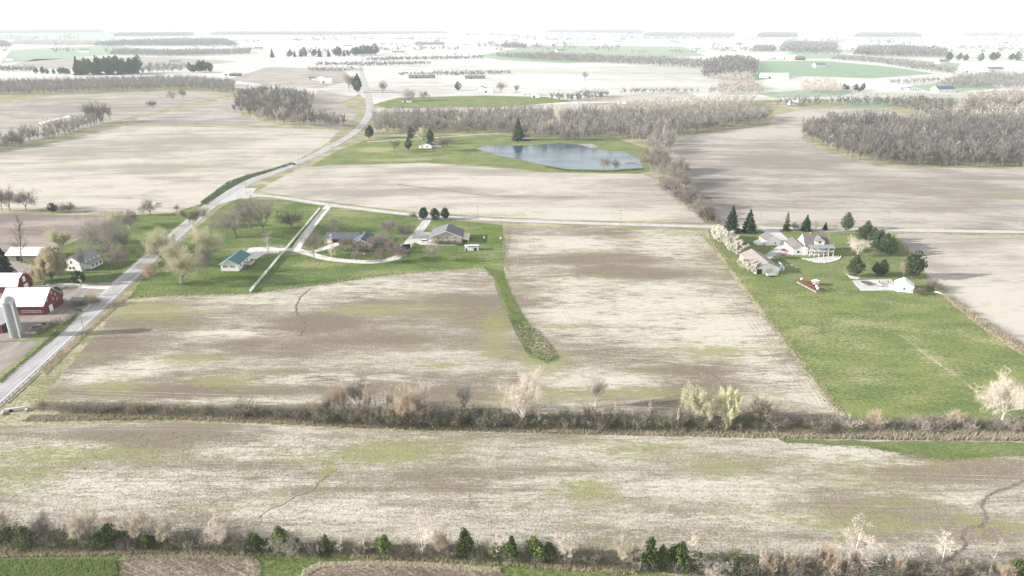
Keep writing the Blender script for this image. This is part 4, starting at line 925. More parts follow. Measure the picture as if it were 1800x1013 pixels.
# white hay rake beside it
hr = setp(empty('seed_wagon', G(1432, 503) + Vector((0.5, 1.0, 0)), .5), 'small white seed wagon standing close behind the red implement', 'wagon')
MB().prism([(-1.6, 2.6), (1.6, 2.6), (1.6, 1.8), (.6, .9), (-.6, .9), (-1.6, 1.8)], 'y', -1.2, 1.2).build('hopper', M['trim_white'], hr)
for x in (-1.1, 1.1):
    for y in (-1.1, 1.1): MB().tube((x, y - .12, .42), (x, y + .12, .42), .42, .42, 12).build('wheel', M['tyre'], hr)
MB().box(-1.4, 1.4, -1.0, 1.0, .62, .78).build('chassis', M['steel'], hr)
# things on the concrete pad
t = setp(empty('hot_tub', G(1522, 500), .1), 'dark low hot tub at the left end of the concrete pad', 'hot tub')
MB().lathe([(2.3, 0), (2.4, .15), (2.4, .95), (2.2, 1.0)], 16).build('shell', M['wood'], t); MB().lathe([(2.35, 1.002), (2.35, 1.08), (2.0, 1.14)], 16).build('cover', M['car_navy'], t)
def chair(c, rz, mat, label, group):
    o = setp(empty('garden_chair', c, rz), label, 'chair', group)
    MB().box(-.4, .4, -.4, .4, .4, .5).build('seat', M[mat], o); MB().prism([(.32, .502), (.42, .502), (.6, 1.25), (.5, 1.25)], 'x', -.4, .4).build('backrest', M[mat], o)
    for x in (-.35, .35):
        for y in (-.35, .35): MB().box(x - .05, x + .05, y - .05, y + .05, 0, .398).build('leg', M[mat], o)
for i, (x, y, a) in enumerate(((1546, 498, 0), (1552, 504, 1.5), (1560, 497, 3), (1558, 505, 2.2), (1541, 504, 4))):
    chair(G(x, y), a, 'car_grey' if i % 2 else 'wood', 'garden chair round the table on the concrete pad', 'garden chairs on the concrete pad')
t = setp(empty('patio_table', G(1551, 500.5), 0), 'round dark table in the middle of the garden chairs on the pad', 'table')
MB().lathe([(1.0, .7), (1.0, .76)], 16).build('table_top', M['car_grey'], t); MB().lathe([(.4, 0), (.08, .1), (.08, .7)], 10).build('pedestal', M['steel'], t)
# utility poles
def utility_pole(c, h, label, rz=0.0, arm=True):
    o = setp(empty('utility_pole', c, rz), label, 'utility pole', 'utility poles along the roads')
    MB().tube((0, 0, -.3), (0, 0, h), .17, .11, 8).build('pole', M['pole'], o)
    if arm:
        MB().box(-1.2, 1.2, -.07, .07, h - .75, h - .6).build('crossarm', M['pole'], o)
        im_ = MB()
        for x in (-1.1, -.5, .5, 1.1): im_.tube((x, 0, h - .598), (x, 0, h - .4), .05, .03, 6)
        im_.build('insulators', M['steel'], o)
for px, py, h, lab in ((151, 597, 12.5, 'wooden utility pole on the road verge beside the long silo shadow'), (434, 345, 12, 'wooden utility pole at the corner where the side road leaves the main road'),
                       (581, 378, 9, 'pale utility pole at the top of the gravel driveway'), (840, 390, 10.5, 'pale utility pole beside the side road right of the three round evergreens'),
                       (1090, 397, 10.5, 'utility pole beside the side road below the pale north field'), (1334, 402, 10, 'utility pole at the head of the concrete drive'),
                       (1557, 402, 10.5, 'utility pole beside the side road above the long pine row'), (1788, 411, 10.5, 'utility pole beside the side road near the right edge'),
                       (526, 289, 11, 'utility pole where the main road passes the dark bank'), (583, 262, 11, 'utility pole on the main road left of the pond lawn'), (1225, 398.5, 10.5, 'utility pole at the foot of the shrubby hedgerow beside the side road'),
                       (334, 398, 10, 'utility pole on the main road verge above the leafing roadside trees'), (653, 200, 11, 'utility pole at the far bend of the main road')):
    utility_pole(G(px, py), h, lab)
# long tall board fence between the two lawns: posts with boards picked one by one
FA, FB = G(439.5, 515), G(562, 368.5)
fd = FB - FA; FL = fd.length; nb = 62; sp = FL / nb
fn = setp(empty('board_fence', FA, math.atan2(fd.y, fd.x)), 'long pale white board fence running from the field up to the side road', 'fence')
pm = MB().box(-.12, .12, -.12, .12, -.2, 1.75).prism([(-.14, -.14), (.14, -.14), (.14, .14), (-.14, .14)], 'z', 1.752, 1.8)
m0 = pm.build('post', M['trim_white'], fn); m0.location = (0, 0, 0)
pnl = MB().box(.125, sp - .125, -.03, .03, .05, 1.6)
pn0 = pnl.build('panel', M['vinyl'], fn)
for i in range(1, nb + 1):
    o = m0.copy(); COL.objects.link(o); o.parent = fn; o.location = (i * sp, R.uniform(-.06, .06), R.uniform(-.08, .05))
    if i < nb:
        q = pn0.copy(); COL.objects.link(q); q.parent = fn; q.location = (i * sp, 0, R.uniform(-.12, .06)); q.rotation_euler = (R.uniform(-.05, .05), 0, 0)
# guard rail and culvert at the lower left
g = setp(empty('guard_rail', G(6, 703), 0), 'low steel guard rail on posts along the road at the lower left', 'guard rail')
gp = [p - g.location for p in path_side(smooth([G(x, y) for x, y in ((-30, 718), (0, 691), (54, 643), (105, 597), (156, 552))], 10), 4.85)][3:26]
mb = MB()
for a, b2 in zip(gp[:-1], gp[1:]): mb.tube(a + Vector((0, 0, .72)), b2 + Vector((0, 0, .72)), .16, .16, 6, False)
mb.build('rail', M['steel'], g)
for i, p in enumerate(gp):
    if i % 2 == 0: o = MB().box(-.1, .1, -.1, .1, -.1, .85).build('post', M['wood'], g); o.location = p + Vector((.25, 0, 0))
cv = setp(empty('culvert', G(28, 722), .35), 'grey concrete culvert with a dark pipe mouth beside the road at the ditch', 'culvert')
MB().box(-3.2, 3.0, -.4, .4, -.3, 1.1).box(-3.8, -3.21, -2.2, .35, -.3, .7).box(3.01, 3.6, -2.2, .35, -.3, .7).build('headwall', M['concrete'], cv)
MB().tube((-1.2, -.42, .35), (-1.2, -.5, .35), .62, .62, 16).build('pipe', M['door_dark'], cv)
# road sign, mailboxes, well cap, lamp, birdhouse: the small verticals of the lawns
def post_thing(name, label, cat, c, h, head, mat, hd=(.4, .25, .3)):
    o = setp(empty(name, c, R.uniform(-.3, .3)), label, cat)
    MB().box(-.06, .06, -.06, .06, -.1, h).build('post', M['wood'], o)
    MB().prism([(-hd[0] / 2, h), (hd[0] / 2, h), (hd[0] / 2, h + hd[2] * .6), (0, h + hd[2]), (-hd[0] / 2, h + hd[2] * .6)], 'y', -hd[1] / 2, hd[1] / 2).build(head, M[mat], o)
post_thing('mailbox', 'white mailbox on a post at the foot of the gravel driveway', 'mailbox', G(570, 361.5), 1.2, 'box', 'trim_white', (.5, .8, .5))
post_thing('birdhouse', 'small white birdhouse on a post inside the loop drive', 'birdhouse', G(640, 453), 1.8, 'house', 'trim_white', (.7, .7, .8))
post_thing('mailbox', 'pale mailbox at the field corner beside the side road', 'mailbox', G(884, 391), 1.2, 'box', 'trim_white', (.6, .9, .6))
post_thing('birdhouse', 'tan birdhouse on the lawn right of the brick house', 'birdhouse', G(851, 426), 2.4, 'house', 'siding_cream', (.9, .9, 1.1))
post_thing('pump_head', 'yellowish pump stand at the right edge of the brick house lawn', 'pump', G(880, 424), 1.6, 'cap', 'siding_cream', (1.0, .9, 1.0))
post_thing('road_sign', 'small white sign on the left road verge opposite the farmhouse', 'sign', G(249, 466), 1.5, 'plate', 'trim_white', (.7, .08, .7))
b = setp(empty('bench', G(872, 478), .2), 'small weathered bench on the grass strip below the lawn corner', 'bench')
MB().box(-1.0, 1.0, -.3, .3, .4, .5).build('seat', M['wood'], b); MB().box(-1.0, 1.0, .25, .32, .502, 1.0).build('backrest', M['wood'], b)
for x in (-.85, .85): MB().box(x - .08, x + .08, -.28, .28, 0, .398).build('leg', M['wood'], b)
d = setp(empty('floating_dock', G(1108, 287) + Vector((0, 0, .12)), .05), 'small dark floating dock on the right side of the pond', 'dock')
MB().box(-5, 5, -1.6, 1.6, 0, .35).build('deck', M['wood'], d); MB().box(-4.8, 4.8, -1.4, 1.4, -.1, -.01).build('float', M['door_dark'], d)
f = setp(empty('garden_bed', G(1387, 467), 0), 'small pale stone ring garden bed on the lawn below the drive', 'garden bed')
for k in range(11):
    a = k * 2 * math.pi / 11; o = obj('stone', stone_me[k % 3], f); o.location = (1.7 * math.cos(a), 1.2 * math.sin(a), .15); o.scale = (.42, .36, .3); o.rotation_euler = (0, 0, a)
lg = setp(empty('log', G(1655, 517), math.radians(-60)), 'long pale plank pile lying on the grass right of the small white shed', 'planks')
for k in range(4): MB().box(-3.2, 3.2, -.5 + k * .26, -.27 + k * .26, 0, .25 + .1 * (k % 2)).build('plank', M['siding_cream'], lg)
# ================================================================== VEGETATION
class TB:
    """tree builder: limb tubes and twig / leaf triangles"""
    def __init__(s, seed): s.r = random.Random(seed); s.tv, s.tf, s.cv, s.cf, s.lv, s.lf = [], [], [], [], [], []
    def seg(s, p, q, r0, r1, n=4):
        d = (q - p)
        if d.length < 1e-5: return
        d.normalize(); a = d.orthogonal().normalized(); b = d.cross(a); k = len(s.tv)
        for c, r in ((p, r0), (q, r1)):
            for i in range(n): t = 2 * math.pi * i / n; s.tv.append(c + a * (r * math.cos(t)) + b * (r * math.sin(t)))
        for i in range(n): s.tf.append((k + i, k + (i + 1) % n, k + n + (i + 1) % n)); s.tf.append((k + i, k + n + (i + 1) % n, k + n + i))
    def rv(s): 
        while True:
            v = Vector((s.r.uniform(-1, 1), s.r.uniform(-1, 1), s.r.uniform(-1, 1)))
            if .05 < v.length < 1: return v.normalized()
    def twig(s, p, d, L, w):
        a = d.cross(s.rv()); a = a.normalized() * (w / 2) if a.length > 1e-4 else Vector((w / 2, 0, 0))
        k = len(s.cv); m = p + d * L * .5 + s.rv() * L * .12
        s.cv += [p - a, p + a, m + a * .75, m - a * .75, p + d * L]; s.cf += [(k, k + 1, k + 2), (k, k + 2, k + 3), (k + 3, k + 2, k + 4)]
    def leaf(s, p, sz, up=0.0):
        u = s.rv(); v = s.rv(); v = (v - u * v.dot(u)).normalized(); k = len(s.lv); sz *= s.r.uniform(.6, 1.3)
        s.lv += [p + u * sz, p + v * sz * .8, p - u * sz * .9, p - v * sz * .7]; s.lf += [(k, k + 1, k + 2), (k, k + 2, k + 3)]
    def branch(s, p, d, L, r, lev, P):
        n = 3 if lev > 0 else 2; q = p.copy(); dd = d.copy()
        for i in range(n):
            dd = (dd + s.rv() * P['wander'] + Vector((0, 0, P['up']))).normalized()
            e = q + dd * (L / n); ra, rb = r * (1 - i / n * .6), r * (1 - (i + 1) / n * .6)
            if r > P['minr']: s.seg(q, e, ra, rb, 4 if lev >= P['lev'] - 1 else 3)
            else: s.twig(q, dd, L / n * 1.1, max(ra * 2, P['tw']))
            nk = P['kids'] if i > 0 or lev < P['lev'] else 0
            for _ in range(nk):
                if lev > 0:
                    ax = dd.cross(s.rv()).normalized(); an = math.radians(s.r.uniform(*P['ang']))
                    cd = (dd * math.cos(an) + ax * math.sin(an)).normalized()
                    s.branch(q.lerp(e, s.r.random()), cd, L * s.r.uniform(*P['ratio']), rb * .62, lev - 1, P)
                else:
                    for _ in range(P['ntw']):
                        ax = dd.cross(s.rv()).normalized(); an = math.radians(s.r.uniform(20, 65))
                        s.twig(q.lerp(e, s.r.random()), (dd * math.cos(an) + ax * math.sin(an) + Vector((0, 0, P['up'] * .6))).normalized(), L * s.r.uniform(.4, .9), P['tw'])
                    for _ in range(P.get('leaf', 0)):
                        s.leaf(q.lerp(e, s.r.random()) + s.rv() * L * s.r.uniform(.1, .7), P['lsz'])
            q = e
    def meshes(s, bark, twig, leafm=None):
        out = [('trunk', mesh_np('trunk', [tuple(v) for v in s.tv], np.array(s.tf), bark))]
        if s.cf: out.append(('crown', mesh_np('crown', [tuple(v) for v in s.cv], np.array(s.cf), twig)))
        if s.lf: out.append(('leaves', mesh_np('leaves', [tuple(v) for v in s.lv], np.array(s.lf), leafm)))
        return out
SPREAD = dict(lev=3, wander=.16, up=.05, kids=2, ang=(28, 62), ratio=(.5, .74), minr=.026, tw=.03, ntw=3)
VASE = dict(lev=3, wander=.10, up=.14, kids=2, ang=(18, 42), ratio=(.48, .7), minr=.026, tw=.03, ntw=3)
def proto_tree(seed, h, P, trunk_h, r0, bark, twig, leafm=None, nlimb=5, limb=0.5, lean=0.0, tall=False):
    t = TB(seed); P = dict(P); top = Vector((t.r.uniform(-.3, .3) + lean, t.r.uniform(-.3, .3), trunk_h))
    t.seg(Vector((0, 0, -.3)), Vector((0, 0, .4)), r0 * 1.5, r0 * 1.1, 6); t.seg(Vector((0, 0, .4)), top, r0 * 1.1, r0 * .8, 6)
    if tall:      # one leader to the top, side limbs all the way
        ld = Vector((lean * .5, 0, 1)).normalized(); q = top; n = 6; seg = (h - trunk_h) / n
        for i in range(n):
            e = q + (ld + t.rv() * .08) * seg; t.seg(q, e, r0 * .8 * (1 - i / n), r0 * .8 * (1 - (i + 1) / n) + .01, 5)
            for _ in range(nlimb):
                a = t.r.uniform(0, 6.28); el = math.radians(t.r.uniform(20, 55))
                t.branch(q.lerp(e, t.r.random()), Vector((math.cos(a) * math.cos(el), math.sin(a) * math.cos(el), math.sin(el))), limb * h * (1 - i / n * .75) * t.r.uniform(.7, 1.1), r0 * .3, P['lev'] - 1, P)
            q = e
    else:
        for i in range(nlimb):
            a = i * 2 * math.pi / nlimb + t.r.uniform(-.5, .5); el = math.radians(90 - t.r.uniform(*P['ang']) * (.35 if i == 0 else 1))
            t.branch(top - Vector((0, 0, t.r.uniform(0, trunk_h * .35))), Vector((math.cos(a) * math.cos(el), math.sin(a) * math.cos(el), math.sin(el))), (h - trunk_h) * limb * t.r.uniform(.85, 1.1), r0 * .55, P['lev'], P)
    ms = t.meshes(M[bark], M[twig], M[leafm] if leafm else None)
    zmax = max(max(v.z for v in t.tv), max([v.z for v in t.cv] or [0]))
    return dict(parts=ms, h=zmax)
def proto_conifer(seed, h, rad, mat, whorls=22, per=11, power=.9, base=.06, droop=.35, clump=4):
    t = TB(seed); r = t.r
    t.seg(Vector((0, 0, -.3)), Vector((0, 0, h * .95)), h * .018 + .05, .02, 6)
    for i in range(whorls):
        u = i / (whorls - 1); z = h * (base + (1 - base) * u * .985); R_ = rad * max((1 - u) ** power, .02) * r.uniform(.85, 1.12)
        n = max(4, int(per * (1 - u * .55)))
        for k in range(n):
            a = k * 6.283 / n + r.uniform(-.3, .3); L = R_ * r.uniform(.75, 1.12); d = Vector((math.cos(a), math.sin(a), 0)); sd_ = Vector((-d.y, d.x, 0))
            zz = z + r.uniform(-.03, .03) * h; dz = -droop * L; w = L * .28 + .12; o = Vector((0, 0, zz)); kk = len(t.lv)
            t.lv += [o, o + d * L * .55 + sd_ * w + Vector((0, 0, dz * .45 - .1 * w)), o + d * L + Vector((0, 0, dz * .8 + .12 * L)), o + d * L * .55 - sd_ * w + Vector((0, 0, dz * .45 - .1 * w)), o + d * L * .6 + Vector((0, 0, dz * .35 + .1))]
            t.lf += [(kk, kk + 1, kk + 4), (kk + 1, kk + 2, kk + 4), (kk + 2, kk + 3, kk + 4), (kk + 3, kk, kk + 4)]
            for _ in range(clump): t.leaf(o + d * L * r.uniform(.45, 1.03) + sd_ * r.uniform(-w, w) + Vector((0, 0, dz * .6 + r.uniform(-.1, .25))), .10 * rad + .06)
    return dict(parts=[('trunk', mesh_np('trunk', [tuple(v) for v in t.tv], np.array(t.tf), M['bark_dark'])), ('crown', mesh_np('crown', [tuple(v) for v in t.lv], np.array(t.lf), M[mat]))], h=h)
def proto_bushy(seed, h, rad, mat, n=420, leaf=.34, zc=.5, trunk=True, jag=.25, up=1.0, bark='bark_dark', top=.5):
    """dense clumped crown: leaf clumps on and inside an uneven egg, with some gaps"""
    t = TB(seed); r = t.r
    lobes = [(t.rv(), r.uniform(-jag, jag)) for _ in range(14)]
    if trunk: t.seg(Vector((0, 0, -.3)), Vector((0, 0, h * .7)), h * .022 + .04, .03, 6)
    for _ in range(n):
        d = t.rv(); k = 1 + sum(a * max(0, d.dot(l)) ** 4 for l, a in lobes); q = r.uniform(.25, 1.0) ** .5 * k
        z = d.z
        taper = 1 - max(0, z) * top
        p = Vector((d.x * rad * q * taper, d.y * rad * q * taper, h * zc + z * h * (.5 if z > 0 else zc * .92) * min(q, 1.15)))
        for _ in range(3): t.leaf(p + t.rv() * leaf * .8, leaf)
    return dict(parts=([('trunk', mesh_np('trunk', [tuple(v) for v in t.tv], np.array(t.tf), M[bark]))] if trunk else []) + [('crown', mesh_np('crown', [tuple(v) for v in t.lv], np.array(t.lf), M[mat]))], h=max(v.z for v in t.lv))
def proto_shrub(seed, h, rad, twig, leafm=None, stems=16, tw=.03, nleaf=3, lsz=.09, bark='bark'):
    t = TB(seed); r = t.r
    for _ in range(stems):
        a = r.uniform(0, 6.283); b0 = Vector((math.cos(a), math.sin(a), 0)) * rad * r.uniform(0, .45); tilt = r.uniform(.1, .75)
        d = Vector((math.cos(a) * tilt, math.sin(a) * tilt, 1)).normalized(); L = h * r.uniform(.65, 1.0) / max(d.z, .6); e = b0 + d * L
        m = b0 + d * L * .55 + t.rv() * .15 * h
        t.seg(b0, m, .022, .015, 3); t.seg(m, e, .015, .006, 3)
        for _ in range(15):
            q = b0.lerp(e, r.uniform(.2, 1)); t.twig(q, (d + t.rv() * .9).normalized(), h * r.uniform(.18, .4), tw)
            for _ in range(nleaf if leafm else 0): t.leaf(q + t.rv() * h * .22, lsz)
    ms = [('stems', mesh_np('stems', [tuple(v) for v in t.tv], np.array(t.tf), M[bark])), ('crown', mesh_np('crown', [tuple(v) for v in t.cv], np.array(t.cf), M[twig]))]
    if t.lf: ms.append(('leaves', mesh_np('leaves', [tuple(v) for v in t.lv], np.array(t.lf), M[leafm])))
    return dict(parts=ms, h=h)

def place(name, proto, c, h, label, cat, group=None, rz=None, wide=1.0):
    s = h / proto['h']
    o = setp(empty(name, c, R.uniform(0, 6.28) if rz is None else rz, (s * wide, s * wide, s)), label, cat, group)
    for pn, me in proto['parts']:
        obj(pn, me, o)
    return o
def hpx(py, px_tall):
    """height in metres of something standing on that row that looks px_tall rows tall"""
    a, t = PXM(py); yy = (py - 506.5) / FPX
    h = px_tall / a / (math.cos(PITCH) + yy * math.sin(PITCH))
    return h * (1 - h * math.sin(PITCH) / (FPX / a))
P_spread = [proto_tree(100 + i, 14, SPREAD, 2.6, .30, 'bark', 'twig', nlimb=6, limb=.52) for i in range(4)]
P_oak = [proto_tree(120, 18, dict(SPREAD, ang=(35, 72), kids=2, up=.02), 2.6, .5, 'bark', 'twig', nlimb=8, limb=.6)]
P_vase = [proto_tree(130 + i, 17, VASE, 3.2, .28, 'bark', 'twig', nlimb=6, limb=.56) for i in range(3)]
P_pale = [proto_tree(140 + i, 18, dict(VASE, tw=.032), 3.5, .34, 'bark_pale', 'twig_pale', nlimb=7, limb=.55) for i in range(2)]
P_pale_wide = [proto_tree(145, 15, dict(SPREAD, tw=.032), 3.0, .34, 'bark_pale', 'twig_pale', nlimb=6, limb=.55)]
P_tan = [proto_tree(150 + i, 12, VASE, 1.8, .16, 'bark', 'twig_tan', nlimb=6, limb=.55) for i in range(2)]
P_plum = [proto_tree(155 + i, 9, SPREAD, 1.6, .18, 'bark', 'twig_plum', nlimb=6, limb=.5) for i in range(2)]
P_tall = [proto_tree(160 + i, 20, dict(VASE, lev=2, tw=.035), 3.0, .32, 'bark_dark', 'twig_plum', nlimb=4, limb=.24, tall=True, lean=-.3 if i == 0 else .1) for i in range(2)]
P_thin_pale = [proto_tree(165 + i, 11, dict(VASE, lev=2, tw=.03), 1.5, .12, 'bark_pale', 'twig_pale', nlimb=3, limb=.22, tall=True) for i in range(3)]
P_bud = [proto_tree(170 + i, 15, dict(SPREAD, leaf=4, lsz=.11), 2.6, .34, 'bark', 'twig_pale', 'bud', nlimb=7, limb=.52) for i in range(3)]
P_bud_sp = [proto_tree(176, 12, dict(VASE, leaf=4, lsz=.10), 2.0, .2, 'bark', 'twig_pale', 'bud', nlimb=6, limb=.52)]
P_bud_thin = [proto_tree(178 + i, 12, dict(VASE, leaf=1, lsz=.10), 2.0, .16, 'bark', 'twig_pale', 'bud', nlimb=5, limb=.5) for i in range(2)]
P_willow = [proto_tree(180 + i, 12, dict(SPREAD, leaf=6, lsz=.13), 2.2, .24, 'bark_pale', 'twig_pale', 'willow', nlimb=6, limb=.5) for i in range(2)]
P_gold = [proto_tree(185, 10, dict(SPREAD, leaf=11, lsz=.15), .9, .28, 'bark', 'twig_pale', 'forsythia', nlimb=8, limb=.55)]
P_blossom = [proto_tree(188 + i, 9, dict(VASE, leaf=9, lsz=.13), 1.0, .18, 'bark', 'twig_pale', 'blossom', nlimb=7, limb=.54) for i in range(2)]
P_spruce = [proto_conifer(200 + i, 14, 5.0 + .3 * i, 'spruce', 24, 12, .8) for i in range(3)]
P_spruce_slim = [proto_conifer(205, 11, 2.7, 'cedar', 20, 10, .8)]
P_pine = [proto_bushy(210 + i, 11, 4.0, 'pine', 1000, .30, .5, jag=.55, top=.55) for i in range(3)]
P_round = [proto_bushy(215 + i, 8.5, 3.3, 'spruce', 850, .27, .52, jag=.25, top=.35) for i in range(3)]
P_dark_bush = [proto_bushy(218, 6, 2.6, 'spruce', 600, .22, .5, jag=.35, top=.4)]
P_cedar = [proto_bushy(220 + i, 9, 2.4, 'cedar', 1000, .22, .5, jag=.6, top=.55) for i in range(4)]
P_cedar_cone = [proto_conifer(226, 8, 2.2, 'cedar', 18, 10, .6, .03, .2)]
P_shrub_bare = [proto_shrub(230 + i, 3.2, 2.4, 'twig', None, 22) for i in range(3)] + [proto_shrub(234 + i, 3.2, 2.4, 'twig_plum', None, 22) for i in range(2)]
P_shrub_tan = [proto_shrub(238 + i, 3.2, 2.6, 'twig_tan', None, 24) for i in range(2)]
P_shrub_leaf = [proto_shrub(240 + i, 3.2, 2.4, 'twig', 'shrub_leaf', 18) for i in range(3)] + [proto_shrub(245 + i, 3.2, 2.4, 'twig_tan', 'shrub_olive', 18) for i in range(2)]
P_shrub_pale = [proto_shrub(248, 3.2, 2.4, 'twig_pale', None, 22, .035)]

BT = 'bare tree'
